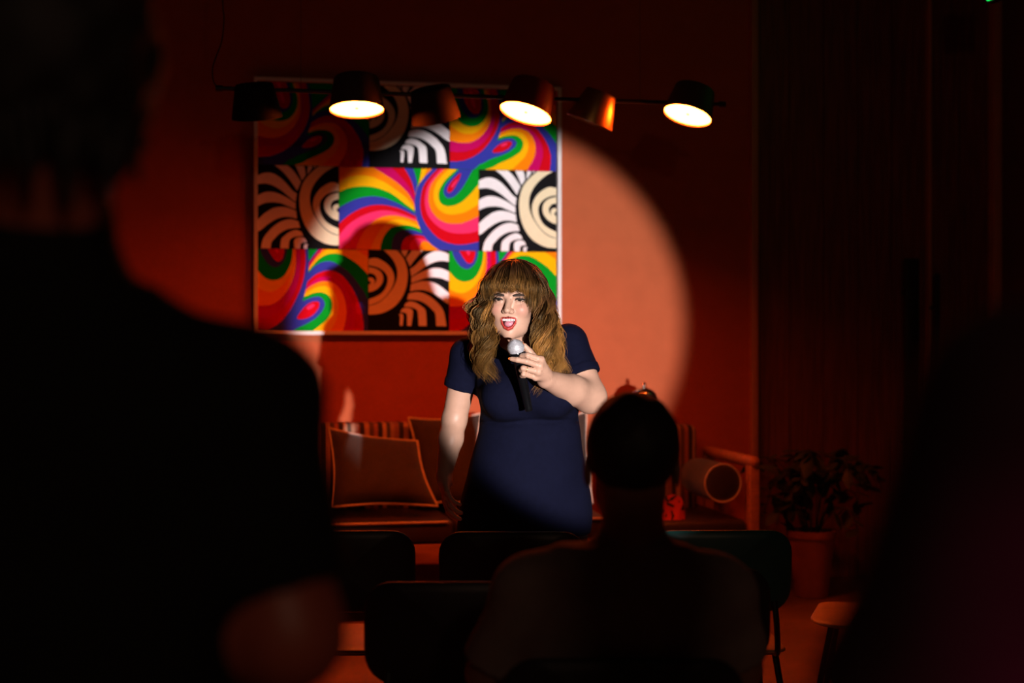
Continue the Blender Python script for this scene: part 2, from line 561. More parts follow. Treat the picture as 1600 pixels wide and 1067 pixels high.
def design_bw():
    cr = (740, 258, 7.62)
    L = [('black', [(-900, -900), (2000, -900), (2000, 2000), (-900, 2000)])]
    def band(col, a, b): L.append((col, curve(a) + curve(b)))
    band('white', [(60, 180), (140, 148), (230, 150), (320, 200), (400, 280), (460, 350), (512, 390)], [(497, 488), (420, 425), (330, 350), (240, 295), (150, 272), (60, 280)])
    band('white', [(240, 45), (330, 115), (420, 215), (515, 355)], [(558, 255), (520, 190), (460, 110), (385, 45)])
    band('white', [(488, 45), (530, 140), (570, 238)], [(612, 175), (605, 110), (583, 45)])
    band('white', [(640, 45), (632, 110), (632, 168)], [(686, 95), (683, 70), (680, 45)])
    band('white', [(712, 45), (706, 70), (702, 92)], [(730, 75), (734, 60), (738, 45)])
    band('white', [(60, 412), (150, 372), (240, 370), (330, 400), (420, 448), (498, 500)], [(498, 572), (420, 540), (330, 502), (240, 490), (150, 500), (60, 537)])
    band('white', [(60, 695), (150, 615), (240, 560), (340, 543), (430, 560), (503, 590)], [(512, 682), (450, 665), (370, 660), (280, 685), (190, 740), (110, 805), (56, 838)])
    band('white', [(88, 1130), (120, 940), (180, 840), (260, 760), (350, 705), (440, 688), (528, 710)], [(548, 787), (480, 790), (400, 805), (320, 850), (260, 910), (220, 970), (208, 1130)])
    band('white', [(320, 1130), (330, 940), (370, 880), (440, 830), (510, 812), (563, 835)], [(583, 880), (520, 885), (460, 905), (425, 950), (412, 1130)])
    band('white', [(500, 1130), (480, 970), (490, 920), (540, 895), (600, 905)], [(628, 952), (580, 960), (552, 985), (545, 1130)])
    band('white', [(600, 1130), (590, 1000), (615, 970)], [(648, 985), (630, 1000), (632, 1130)])
    band('cream', [(800, 40), (680, 140), (590, 250), (548, 380), (540, 500), (560, 640), (610, 770), (690, 880), (790, 950), (890, 985), (1000, 992)],
         [(1000, 882), (920, 860), (840, 810), (760, 720), (690, 600), (660, 480), (670, 370), (715, 270), (790, 180), (880, 110), (1000, 48)])
    band('cream', [(1000, 280), (920, 258), (850, 280), (770, 340), (715, 420), (695, 500), (705, 590), (750, 690), (820, 780), (900, 840), (1000, 878)],
         [(1000, 802), (900, 755), (830, 700), (785, 620), (770, 530), (790, 460), (850, 400), (920, 370), (1000, 358)])
    band('cream', [(1000, 374), (900, 400), (840, 450), (820, 520), (835, 590), (880, 650), (940, 690), (1000, 708)],
         [(1000, 645), (935, 605), (900, 555), (900, 510), (930, 470), (1000, 450)])
    band('cream', [(1000, 512), (945, 518), (920, 548), (925, 590), (950, 620), (1000, 645)],
         [(1000, 608), (975, 602), (962, 580), (975, 560), (1000, 552)])
    return [(c, norm_panel(p, cr, 1, 2)) for c, p in L]

def design_wide():
    cr = (525, 255, 6.957)
    L = [('orange', [(-900, -900), (3000, -900), (3000, 3000), (-900, 3000)]),
         ('yellow', [(700, 0), (1010, 0), (955, 150), (880, 300), (700, 300)]),
         ('green', [(700, 0), (935, 0), (925, 110), (905, 200), (880, 262), (700, 300)])]
    cl = [(870, 640), (1000, 900), (1130, 1100), (-200, 1100), (-200, -60)]
    def fan(col, a, close=cl): L.append((col, curve(a, close)))
    fan('blue', [(828, 30), (862, 120), (880, 200), (880, 262), (858, 330)])
    fan('red', [(728, 30), (790, 130), (832, 230), (858, 340)])
    fan('magenta', [(585, 30), (680, 120), (760, 210), (815, 290), (852, 375)])
    fan('orange', [(385, 30), (530, 120), (650, 200), (740, 280), (800, 350), (852, 445)])
    fan('yellow', [(20, 195), (130, 150), (260, 130), (400, 150), (540, 215), (660, 295), (760, 370), (856, 490)])
    fan('green', [(20, 315), (150, 265), (290, 250), (420, 262), (540, 300), (650, 360), (750, 440), (858, 520)])
    fan('blue', [(20, 488), (120, 430), (240, 380), (380, 358), (500, 370), (620, 410), (740, 470), (860, 540)])
    fan('red', [(20, 668), (130, 570), (240, 505), (370, 460), (500, 452), (630, 475), (750, 520), (868, 580)])
    fan('pink', [(20, 800), (120, 680), (230, 600), (350, 545), (480, 515), (600, 522), (740, 560), (880, 612)])
    low = [(1130, 960), (1130, 1100)]
    fan('orange', [(200, 1100), (215, 945), (240, 860), (290, 760), (360, 670), (440, 610), (530, 575), (640, 568), (760, 590), (885, 632)], low)
    fan('yellow', [(360, 1100), (375, 945), (420, 830), (480, 730), (540, 660), (610, 622), (690, 612), (790, 632), (900, 678)], low)
    fan('green', [(470, 1100), (480, 945), (495, 860), (530, 780), (590, 710), (650, 685), (740, 675), (820, 682), (925, 720)], low)
    fan('blue', [(590, 1100), (600, 945), (612, 840), (645, 775), (690, 740), (760, 722), (840, 728), (950, 765)], low)
    fan('red', [(690, 1100), (705, 945), (718, 870), (748, 820), (800, 787), (880, 780), (990, 800)], low)
    fan('pink', [(800, 1100), (803, 945), (808, 885), (830, 840), (880, 815), (1010, 835)], low)
    fan('orange', [(905, 1100), (906, 940), (920, 880), (950, 850), (1020, 862)], low)
    rc = [(2000, 500), (2000, -200)]
    fan('blue', [(1085, 20), (960, 150), (890, 250), (858, 360), (853, 470), (868, 580), (905, 690), (960, 800), (1040, 890), (1150, 960), (1300, 1010)], [(2000, 1010), (2000, -200)])
    fan('red', [(1140, 20), (1020, 150), (955, 240), (925, 340), (915, 450), (930, 560), (975, 660), (1050, 760), (1150, 840), (1270, 880), (1400, 885), (1570, 850)], rc)
    fan('pink', [(1180, 20), (1060, 150), (1000, 240), (970, 340), (965, 430), (985, 530), (1030, 610), (1110, 690), (1210, 745), (1320, 765), (1450, 760), (1570, 730)], rc)
    fan('orange', [(1220, 20), (1090, 150), (1030, 240), (1005, 340), (1010, 440), (1045, 530), (1110, 605), (1200, 650), (1300, 660), (1400, 645), (1570, 570)], rc)
    fan('yellow', [(1270, 20), (1140, 145), (1085, 230), (1060, 330), (1070, 420), (1110, 495), (1180, 545), (1260, 558), (1360, 545), (1450, 510), (1570, 435)], rc)
    fan('green', [(1370, 20), (1240, 130), (1160, 220), (1115, 320), (1120, 400), (1160, 450), (1220, 468), (1300, 455), (1380, 410), (1450, 345), (1570, 205)], rc)
    fan('blue', [(1380, 20), (1280, 125), (1200, 215), (1168, 290), (1180, 350), (1220, 380), (1280, 365), (1350, 300), (1410, 210), (1515, 20)], [(1500, -200)])
    L.append(('red', blob([(1355, 105), (1300, 150), (1240, 220), (1208, 290), (1225, 320), (1265, 300), (1310, 230), (1345, 160)])))
    L.append(('pink', blob([(1322, 165), (1275, 215), (1250, 260), (1270, 258), (1310, 205)])))
    return [(c, norm_panel(p, cr, 1, 1)) for c, p in L]

def design_drop():
    cr = (695, 125, 7.358)
    L = [('green', [(-900, -900), (3000, -900), (3000, 3000), (-900, 3000)])]
    def reg(col, a, close): L.append((col, curve(a, close)))
    f0 = [(560, 600), (720, 440), (880, 405), (1050, 480), (1170, 585), (1250, 680), (1300, 790), (1330, 1000)]
    for k, col in ((7, 'green'), (6, 'blue'), (5, 'red'), (4, 'magenta'), (3, 'orange'), (2, 'yellow'), (1, 'green')):
        g = 1 + 0.16 * k
        reg(col, [(520 + (x - 520) * (g + 0.05 * k), 760 + (y - 760) * g) for x, y in f0], [(1330 * g, 2600), (200, 2600)])
    bc = [(1600, 1500), (200, 1500)]
    reg('blue', [(600, 560), (720, 440), (880, 405), (1050, 480), (1170, 585), (1250, 680), (1300, 790), (1330, 1000)], [(1330, 1500), (200, 1500)])
    reg('red', [(600, 590), (740, 500), (880, 475), (1000, 515), (1100, 610), (1170, 720), (1210, 830), (1220, 920), (1200, 1100)], [(1100, 1500), (200, 1500)])
    reg('magenta', [(600, 610), (760, 530), (880, 522), (980, 568), (1060, 650), (1110, 740), (1128, 840), (1115, 930), (1060, 1100)], [(900, 1500), (200, 1500)])
    reg('orange', [(600, 625), (760, 562), (880, 560), (960, 600), (1020, 680), (1045, 770), (1035, 870), (1000, 950), (910, 1100)], [(700, 1500), (200, 1500)])
    reg('yellow', [(600, 650), (740, 600), (840, 595), (910, 630), (955, 700), (960, 780), (930, 870), (870, 940), (700, 1100)], [(500, 1500), (200, 1500)])
    reg('green', [(600, 672), (720, 640), (810, 640), (870, 670), (900, 720), (890, 790), (840, 850), (740, 910), (630, 960), (520, 1015), (330, 1060)], [(200, 1000)])
    reg('blue', [(580, 705), (690, 675), (770, 670), (815, 700), (825, 740), (790, 790), (720, 840), (620, 880), (520, 915), (420, 970)], [(300, 900)])
    L.append(('red', blob([(545, 830), (590, 770), (660, 722), (730, 705), (770, 720), (755, 765), (700, 810), (620, 835)])))
    L.append(('pink', blob([(640, 752), (690, 727), (722, 732), (690, 757), (655, 766)])))
    lc = [(-600, 800), (-600, -500)]
    reg('blue', [(560, -400), (620, 85), (655, 300), (662, 450), (645, 570), (605, 685), (540, 800), (460, 900), (370, 1000), (250, 1090)], [(-600, 1200), (-600, -500)])
    reg('red', [(520, -400), (590, 85), (625, 300), (630, 430), (600, 560), (530, 690), (440, 800), (330, 880), (200, 930), (40, 942)], lc)
    reg('magenta', [(480, -400), (545, 85), (572, 300), (572, 450), (540, 580), (470, 690), (380, 770), (270, 815), (150, 830), (40, 820)], lc)
    reg('orange', [(430, -400), (505, 85), (530, 300), (528, 450), (480, 570), (400, 660), (300, 715), (200, 725), (110, 712), (30, 690)], lc)
    reg('yellow', [(400, -400), (470, 85), (505, 260), (505, 400), (465, 500), (390, 580), (300, 620), (200, 612), (110, 565), (20, 480)], [(-300, 300), (-300, -500)])
    reg('green', [(360, -400), (440, 85), (492, 250), (497, 350), (470, 430), (410, 505), (330, 535), (240, 525), (160, 470), (105, 390), (60, 240), (20, -100)], [(0, -500)])
    reg('blue', [(330, -400), (405, 85), (440, 250), (437, 340), (402, 402), (340, 437), (270, 425), (210, 370), (170, 300), (135, 85), (110, -300)], [(110, -500)])
    reg('red', [(290, -300), (370, 85), (412, 250), (410, 340), (380, 388), (330, 390), (270, 330), (225, 250), (205, 85), (200, -300)], [(240, -500)])
    reg('pink', [(290, 40), (330, 200), (352, 300), (340, 330), (300, 260), (270, 100)], [(275, 60)])
    return [(c, norm_panel(p, cr, 0, 2)) for c, p in L]

def clip01(poly):
    for ax, lim, sg in ((0, 0.0, 1), (0, 1.0, -1), (1, 0.0, 1), (1, 1.0, -1)):
        out = []
        for i in range(len(poly)):
            a, b = poly[i - 1], poly[i]
            da, db = (a[ax] - lim) * sg, (b[ax] - lim) * sg
            if (da >= 0) != (db >= 0):
                t = da / (da - db)
                out.append((a[0] + (b[0] - a[0]) * t, a[1] + (b[1] - a[1]) * t))
            if db >= 0: out.append(b)
        poly = out
        if len(poly) < 3: return []
    return poly

art = empty('wall_art')
art.matrix_world = WX
tag(art, 'large framed picture of nine rainbow and black and white swirl panels on the terracotta wall', 'picture')

def panel(design, r, c, mirror=False, aff=(1, 0, 1, 0)):
    x0, x1, z0, z1 = COLS[r][c], COLS[r][c + 1], ZA[r], ZA[r + 1]
    g = 0.0012
    mb = MB()
    mb.box((x0 + g, -ART_OFF + 0.0003, z1 + g), (x1 - g, -0.012, z0 - g), 0, mi=0)
    for k, (col, poly) in enumerate(design):
        q = []
        for fx, fy in poly:
            fx = fx * aff[0] + aff[1]; fy = fy * aff[2] + aff[3]
            q.append((1 - fx if mirror else fx, fy))
        q = clip01(q)
        if not q: continue
        y = -ART_OFF - 0.00022 * k
        v3 = [Vector((x0 + g + (x1 - x0 - 2 * g) * a, y, z0 - g - (z0 - z1 - 2 * g) * b)) for a, b in q]
        tri = tessellate_polygon([v3])
        fs = []
        for t in tri:
            n = (v3[t[1]] - v3[t[0]]).cross(v3[t[2]] - v3[t[0]])
            if n.length < 1e-12: continue
            fs.append(t if n.y < 0 else (t[0], t[2], t[1]))
        mb.add(v3, fs, AKEYS.index(col))
    return mb.build('art_panel', AMAT, art, smooth=False)
BW, WIDE, DROP = design_bw(), design_wide(), design_drop()
panel(DROP, 0, 0); panel(BW, 0, 1, True, (1.0, 0.0, 0.9, -0.06)); panel(DROP, 0, 2)
panel(BW, 1, 0); panel(WIDE, 1, 1); panel(BW, 1, 2)
dr = (1.09, 0.166 - 0.22 * 1.09, 1.5, 0.43 - 0.5 * 1.5)
panel(DROP, 2, 0, False, dr); panel(BW, 2, 1, True, (1.0, 0.0, 0.92, -0.08)); panel(DROP, 2, 2, False, dr)
fx0, fx1, fz0, fz1 = wl(396.5, 300, 0.05)[0], wl(877, 300, 0.05)[0], wl(397, 119.5, 0.05)[1], wl(397, 523, 0.05)[1]
fw = 0.021
for lo, hi in (((fx0, fz1), (fx0 + fw, fz0)), ((fx1 - fw, fz1), (fx1, fz0)), ((fx0 + fw, fz0 - fw), (fx1 - fw, fz0)), ((fx0 + fw, fz1), (fx1 - fw, fz1 + fw))):
    MB().box((lo[0], -0.058, lo[1]), (hi[0], -0.01, hi[1]), 0.002, 1).build('frame_bar', M['frame'], art)
MB().box((fx0 + 0.004, -0.0118, fz1 + 0.004), (fx1 - 0.004, -0.001, fz0 - 0.004)).build('backing_board', M['frame_side'], art, smooth=False)

# ------------------------------------------------------------------ hanging lamp rail
L_OFF = 1.5
lamp_root = empty('rail_lamp', wpt(0, L_OFF, 2.5))
tag(lamp_root, 'black hanging rail with six tilting drum shades, three of them lit', 'lamp')
LR = np.array(lamp_root.location)
def LP(u, v, off=L_OFF): return onwall(u, v, off) - lamp_root.location
MB().tube([LP(340, 138), LP(1128, 163)], 0.0095, 12).build('rail', M['black_metal'], lamp_root)
for uv in ((341, 138), (1127, 163)):
    a = LP(*uv); MB().tube([a - WD * 0.012, a + WD * 0.02], 0.014, 12).build('end_cap', M['black_metal'], lamp_root)
cab = [LP(342, 138), LP(334, 128), LP(332, 108), LP(338, 88), LP(347, 62), LP(350, 25), LP(348, -10)]
top = cab[-1].copy(); top.z = HC - lamp_root.location.z
cab.append(top)
MB().tube([Vector(p) for p in crom([tuple(c) for c in cab], 6)], 0.0028, 6).build('power_cable', M['black_metal'], lamp_root)
for u in (470, 1000):
    a = LP(u, 138 + (u - 340) * 25 / 788); b = a.copy(); b.z = HC - lamp_root.location.z
    MB().tube([a, b], 0.0009, 5).build('suspension_wire', M['black_metal'], lamp_root)

def lamp_material(name, power):
    m = mat(name, (0.9, 0.8, 0.7), 0.5, emit=LAMP_COL, estr=power)
    return m
M['diffuser'] = lamp_material('lit_diffuser', LAMP_POWER)
M['diffuser_off'] = mat('unlit_diffuser', (0.5, 0.4, 0.3), 0.5)

def shade(u, v, lit, m, roll, tilt, dr_=0.123, hgt=0.155, side=1, rtop=0.80):
    """u,v: centre of the open end; roll turns the axis in the picture plane, tilt turns it to the room (+) or wall (-)"""
    c = LP(u, v, L_OFF + 0.03 * side)
    n = (-math.sin(R(roll)) * WD - math.cos(R(roll)) * Vector((0, 0, 1)))
    n = (n * math.cos(R(tilt)) + WN * math.sin(R(tilt))).normalized()       # the way the light shines
    z = -n
    x = WN.cross(z).normalized(); y = z.cross(x)
    xf = Matrix(((x.x, y.x, z.x, c.x), (x.y, y.y, z.y, c.y), (x.z, y.z, z.z, c.z), (0, 0, 0, 1)))
    r0, r1 = dr_, dr_ * rtop
    prof = [(r0 - 0.004, 0.012), (r0 - 0.003, 0.0), (r0, 0.0), (r0, 0.003), (r1 + 0.004, hgt - 0.012), (r1, hgt - 0.003), (r1 - 0.01, hgt), (0.003, hgt)]
    sh = MB().lathe(prof, 48, xf, cap=False).build('shade', m, lamp_root, angle=50)
    MB().lathe([(0.001, 0.0085), (r0 - 0.0035, 0.0085), (r0 - 0.0035, 0.012), (0.001, 0.012)], 48, xf, cap=False).build('diffuser', M['diffuser'] if lit else M['diffuser_off'], sh)
    MB().lathe([(0.001, 0.006), (0.006, 0.006), (0.007, 0.0086), (0.001, 0.0086)], 16, xf, cap=False).build('centre_pin', M['gold'] if lit else M['black_metal'], sh)
    # swivel joint back to the rail
    mid = xf @ Vector((0, 0, hgt * 0.55))
    a, b = LP(340, 138), LP(1128, 163)
    t = (mid - a).dot(b - a) / (b - a).length_squared
    q = a + (b - a) * t
    MB().tube([q - WN * 0.022, q + WN * 0.026], 0.019, 16).build('swivel_joint', M['black_metal'], lamp_root)
    return sh
shade(557.5, 172, True, M['shade_brown'], 0, 9.5, 0.122, 0.15)
shade(821, 178, True, M['shade_red'], 18, 9.5, 0.122, 0.15)
shade(1074, 181, True, M['shade_brown'], 19, 9.5, 0.115, 0.14)
shade(402, 184, False, M['shade_black'], -6, -16, 0.112, 0.15, -1, 0.72)
shade(682, 188, False, M['shade_dim'], -14, -16, 0.112, 0.15, -1, 0.78)
shade(921, 191.5, False, M['shade_gold'], 20, -10.5, 0.112, 0.15, -1, 0.62)

# green escape sign, only its lowest corner shows at the top of the picture
c = P(1541, 5, 7.0)
ex = empty('escape_sign', c)
ex.rotation_euler = (0, 0, WROT)
tag(ex, 'glowing green escape sign high up at the right edge', 'sign')
MB().box((0.0, -0.32, 0.012), (0.012, 0, 0.16), 0.003, 1).build('lit_panel', M['green'], ex)
MB().box((0.012, -0.33, 0.002), (0.05, 0.01, 0.19), 0.004, 1).build('housing', M['black_metal'], ex)
for y in (-0.08, -0.24):
    MB().tube([(0.03, y, 0.19), (0.03, y, HC - c.z)], 0.004, 8).build('hanger', M['black_metal'], ex)

# ------------------------------------------------------------------ seating along the wall
def pillow(name, corners, thick, m, label, cat='cushion', pipe=0.0065, group=None, n=18, pinch=0.045, pm=None):
    """corners TL, TR, BR, BL in the world; soft bulging cushion with a piped seam"""
    TL, TR, BR, BL = [Vector(c) for c in corners]
    root = empty(name, (BL + BR) / 2)
    L0 = Vector(root.location)
    nrm = (TR - TL).cross(BL - TL).normalized()
    vs = []; idx = {}
    mb = MB()
    def pos(a, b):
        # edges pulled in towards the middle, corners stay out
        a2 = a - pinch * math.sin(math.pi * b) * (2 * a - 1) * (1 if True else 0)
        b2 = b - pinch * math.sin(math.pi * a) * (2 * b - 1)
        return TL.lerp(TR, a2).lerp(BL.lerp(BR, a2), b2)
    for sgn in (1, -1):
        for i in range(n + 1):
            for j in range(n + 1):
                a, b = i / n, j / n
                bul = (max(0, 1 - (2 * a - 1) ** 4) * max(0, 1 - (2 * b - 1) ** 4)) ** 0.55
                wr = 0.004 * math.sin(17 * a + 5 * b) * math.sin(9 * b - 4 * a) * bul
                p = pos(a, b) + nrm * sgn * (thick * 0.5 * bul * (0.82 + 0.18 * b) + wr)
                idx[sgn, i, j] = len(vs); vs.append(p - L0)
    fs = []
    for sgn in (1, -1):
        for i in range(n):
            for j in range(n):
                q = [idx[sgn, i, j], idx[sgn, i + 1, j], idx[sgn, i + 1, j + 1], idx[sgn, i, j + 1]]
                fs.append(tuple(q if sgn > 0 else q[::-1]))
    mb.add(vs, fs)
    body = mb.build('cover', m, root, angle=80)
    if pipe:
        loop = [pos(i / n, 0) for i in range(n)] + [pos(1, j / n) for j in range(n)] + [pos(1 - i / n, 1) for i in range(n)] + [pos(0, 1 - j / n) for j in range(n)]
        loop = [p - L0 for p in loop]; loop += loop[:2]
        MB().tube(loop, pipe, 7, cap=False).build('piping', pm or M['piping'], root, angle=80)
    tag(root, label, cat, group)
    return root

def local_box(mb, s0, s1, o0, o1, z0, z1, bev):
    mb.box((s0, -o1, z0), (s1, -o0, z1), bev, 3)
    return mb

# sofa
sf0, sf1 = wl(432, 700, 0.5)[0], wl(948, 700, 0.5)[0]
sofa = empty('sofa', wpt(sf0, 0, 0), WROT)
tag(sofa, 'long timber framed sofa with striped back and dark leather seat behind the singer', 'sofa')
Ls = sf1 - sf0
zb = wl(560, 661, 0.22)[1]; zs = wl(620, 815, 0.84)[1]; zr1 = wl(670, 850, 0.84)[1]; zr0 = wl(670, 882, 0.84)[1]
for i in range(2):
    x0 = 0.065 + i * (Ls - 0.13) / 2; x1 = x0 + (Ls - 0.13) / 2 - 0.006
    local_box(MB(), x0, x1, 0.06, 0.26, zs - 0.08, zb, 0.045).build('back_cushion', M['stripes'], sofa)
    sc = local_box(MB(), x0, x1, 0.24, 0.84, zr1 + 0.004, zs, 0.028).build('seat_cushion', M['leather'], sofa)
    MB().tube([(x0 + 0.03, -0.842, zs - 0.008), (x1 - 0.03, -0.842, zs - 0.008)], 0.0065, 8).build('piping', M['piping'], sc)
local_box(MB(), 0.0, Ls, 0.79, 0.83, zr0, zr1, 0.006).build('front_rail', M['sofa_wood'], sofa)
local_box(MB(), 0.0, Ls, 0.03, 0.07, zr0, zb - 0.10, 0.006).build('rear_rail', M['sofa_wood'], sofa)
for x in (0.0, Ls - 0.06):
    local_box(MB(), x, x + 0.06, 0.03, 0.84, 0.70, 0.755, 0.018).build('armrest', M['sofa_wood'], sofa)
    for o in (0.05, 0.76):
        local_box(MB(), x + 0.004, x + 0.056, o, o + 0.07, 0, 0.71, 0.008).build('leg', M['sofa_wood'], sofa)

# armchair at the right end
ac1 = wl(1189, 715, 0.82)[0]; ac0 = wl(1034, 715, 0.82)[0]
arm = empty('corner_seat', wpt(ac0, 0, 0), WROT)
tag(arm, 'one armed timber corner seat with rounded armrest and striped back beside the dark doors', 'armchair')
La = ac1 - ac0
za = wl(1180, 713, 0.82)[1]
zba = wl(1078, 664, 0.24)[1]
local_box(MB(), 0.0, wl(1091, 690, 0.24)[0] - ac0, 0.06, 0.24, 0.40, zba, 0.04).build('back_cushion', M['stripes'], arm)
local_box(MB(), 0.0, La - 0.066, 0.05, 0.80, 0.33, 0.47, 0.03).build('seat_cushion', M['leather'], arm)
local_box(MB(), 0.03, La - 0.03, 0.76, 0.79, 0.24, 0.325, 0.006).build('front_rail', M['sofa_wood'], arm)
local_box(MB(), 0.03, La - 0.03, 0.02, 0.05, 0.24, 0.60, 0.006).build('rear_rail', M['sofa_wood'], arm)
for o in (0.02, 0.74):
    local_box(MB(), 0.004, 0.058, o, o + 0.05, 0, 0.325, 0.006).build('leg', M['sofa_wood'], arm)
for x in (La - 0.062,):
    local_box(MB(), x, x + 0.062, 0.02, 0.83, za - 0.062, za, 0.028).build('armrest', M['sofa_wood'], arm)
    for o in (0.02, 0.74):
        local_box(MB(), x + 0.004, x + 0.058, o, o + 0.075, 0, za - 0.05, 0.006).build('leg', M['sofa_wood'], arm)

# cushions
def W(u, v, off): return onwall(u, v, off)
pillow('throw_cushion', [W(513, 669, 0.40), W(652, 689, 0.48), W(684, 791, 0.70), W(517, 793, 0.68)], 0.15, M['cushion'],
       'dark cushion with pale piping leaning at the left end of the sofa', group='dark piped cushions on the sofa')
pillow('throw_cushion', [W(638, 653, 0.30), W(752, 646, 0.30), W(742, 790, 0.50), W(662, 790, 0.46)], 0.10, M['cushion'],
       'dark piped cushion half hidden behind the arm of the singer', group='dark piped cushions on the sofa')
pillow('throw_cushion', [W(842, 650, 0.34), W(916, 643, 0.34), W(926, 786, 0.58), W(838, 790, 0.58)], 0.13, M['cushion'],
       'dark piped cushion behind the elbow of the singer', group='dark piped cushions on the sofa')
pillow('patterned_cushion', [W(1030, 780, 0.66), W(1066, 778, 0.66), W(1067, 834, 0.74), W(1030, 836, 0.74)], 0.07, M['print'],
       'red cushion with black leaf print propped on the corner seat', pipe=0, pinch=-0.13)

bc = wpt(wl(1130, 755, 0.79)[0], 0.79, wl(1130, 755, 0.79)[1])
bol = empty('bolster_cushion', bc, WROT)
tag(bol, 'round olive bolster cushion with piped end lying along the armrest', 'cushion')
rb = 0.098
xf = Matrix.Rotation(R(-90), 4, 'X')
MB().lathe([(rb * 0.6, 0.002), (rb - 0.012, 0.0), (rb, 0.012), (rb + 0.004, 0.12), (rb + 0.005, 0.25), (rb, 0.43), (rb - 0.012, 0.44), (0.01, 0.44)], 40, xf).build('cover', M['olive'], bol)
MB().lathe([(0.002, -0.004), (rb * 0.7, -0.003), (rb - 0.006, 0.004)], 40, xf, cap=False).build('end_panel', M['leather'], bol)
MB().tube([(math.cos(t) * rb, 0.003, math.sin(t) * rb) for t in np.linspace(0, 2 * math.pi, 49)], 0.005, 8, cap=False).build('piping', M['piping'], bol)

# side table and silver urn between sofa and armchair
us, uz = wl(1008, 597, 0.78)
tb = empty('side_table', wpt(us, 0.76, 0), WROT)
tag(tb, 'small dark round side table between sofa and corner seat', 'table')
TZ = 0.76
MB().lathe([(0.001, TZ - 0.022), (0.067, TZ - 0.022), (0.07, TZ - 0.011), (0.067, TZ), (0.001, TZ)], 40, cap=False).build('table_top', M['wood_dark'], tb)
MB().tube([(0, 0, 0.02), (0, 0, TZ - 0.02)], 0.02, 16).build('column', M['black_metal'], tb)
MB().lathe([(0.07, 0), (0.07, 0.012), (0.03, 0.028), (0.001, 0.028)], 32, cap=True).build('base', M['black_metal'], tb)
ur = empty('silver_urn', wpt(us, 0.76, TZ), WROT)
tag(ur, 'ornate silver urn with domed lid and knob behind the seated man', 'urn')
H = uz - TZ
MB().lathe([(0.055, 0), (0.058, 0.01), (0.03, 0.03), (0.028, 0.05), (0.06, 0.09), (0.083, 0.16), (0.085, H * 0.55), (0.072, H * 0.68), (0.062, H - 0.10), (0.068, H - 0.087), (0.001, H - 0.087)], 40).build('body', M['silver'], ur)
MB().lathe([(0.069, H - 0.087), (0.066, H - 0.072), (0.056, H - 0.052), (0.039, H - 0.038), (0.016, H - 0.030), (0.008, H - 0.025), (0.001, H - 0.024)], 40, cap=False).build('lid', M['silver'], ur)
MB().lathe([(0.005, H - 0.026), (0.008, H - 0.020), (0.011, H - 0.012), (0.008, H - 0.004), (0.001, H)], 20, cap=False).build('knob', M['silver'], ur)
for sgn in (-1, 1):
    MB().tube([Vector((sgn * (0.07 + 0.035 * math.sin(t)), 0, H * (0.60 + 0.13 * math.cos(t)))) for t in np.linspace(0, math.pi, 12)], 0.006, 8).build('handle', M['silver'], ur)

# potted plant by the doors
pp = P(1268, 926, 7.82)
pl = empty('potted_plant', (pp.x, pp.y, 0), 0)
tag(pl, 'bushy dark plant in a tall terracotta pot beside the doors', 'plant')
ph = P(1268, 828, 7.82).z
pot = MB().lathe([(0.085, 0), (0.09, 0.005), (0.125, ph - 0.04), (0.134, ph - 0.035), (0.134, ph), (0.118, ph), (0.115, ph - 0.03), (0.001, ph - 0.03)], 40).build('pot', M['terracotta'], pl)
MB().lathe([(0.001, ph - 0.028), (0.114, ph - 0.03)], 24, cap=False).build('soil', M['soil'], pl)
leaf_me = None
for k in range(22):
    a = random.uniform(0, 2 * math.pi); out = random.uniform(0.08, 0.33); hh = random.uniform(0.12, 0.46)
    pts = [Vector((0.03 * math.cos(a), 0.03 * math.sin(a), ph - 0.04)), Vector((out * 0.5 * math.cos(a), out * 0.4 * math.sin(a), ph + hh * 0.8)),
           Vector((out * math.cos(a), out * 0.7 * math.sin(a), ph + hh)), Vector((out * 1.25 * math.cos(a), out * 0.8 * math.sin(a), ph + hh - 0.12))]
    cp = [Vector(p) for p in crom([tuple(p) for p in pts], 6)]
    stem = MB().tube(cp, 0.0035, 5).build('stem', M['leaf'], pl)
    for q in range(11):
        p = cp[min(len(cp) - 1, 5 + q + random.randint(0, 3))]
        if leaf_me is None:
            vs = []; fs = []
            prof = [(0, 0.002), (0.25, 0.6), (0.5, 1.0), (0.75, 0.75), (1.0, 0.02)]
            for t, w in prof:
                for sgn in (-1, 0, 1):
                    vs.append((sgn * w * 0.026, t * 0.105, -0.03 * t * t - abs(sgn) * 0.006 * w))
            for i in range(4):
                for j in range(2):
                    fs.append((i * 3 + j, i * 3 + j + 1, i * 3 + j + 4, i * 3 + j + 3))
            lo = MB().add(vs, fs).build('leaf', M['leaf'], pl)
            leaf_me = lo.data
        else:
            lo = bpy.data.objects.new('leaf', leaf_me); C.objects.link(lo); lo.parent = pl
        lo.location = p
        lo.rotation_euler = (random.uniform(-0.9, 0.5), random.uniform(-0.5, 0.5), random.uniform(0, 6.28))
        sc_ = random.uniform(0.7, 1.35); lo.scale = (sc_, sc_, sc_)

# ------------------------------------------------------------------ audience chairs
def rrect(w, h, r, n=6):
    out = []
    for cx, cy, a0 in ((w / 2 - r, h / 2 - r, 0), (-w / 2 + r, h / 2 - r, 90), (-w / 2 + r, -h / 2 + r, 180), (w / 2 - r, -h / 2 + r, 270)):
        for k in range(n + 1):
            a = R(a0 + 90 * k / n)
            out.append((cx + r * math.cos(a), cy + r * math.sin(a)))
    return out

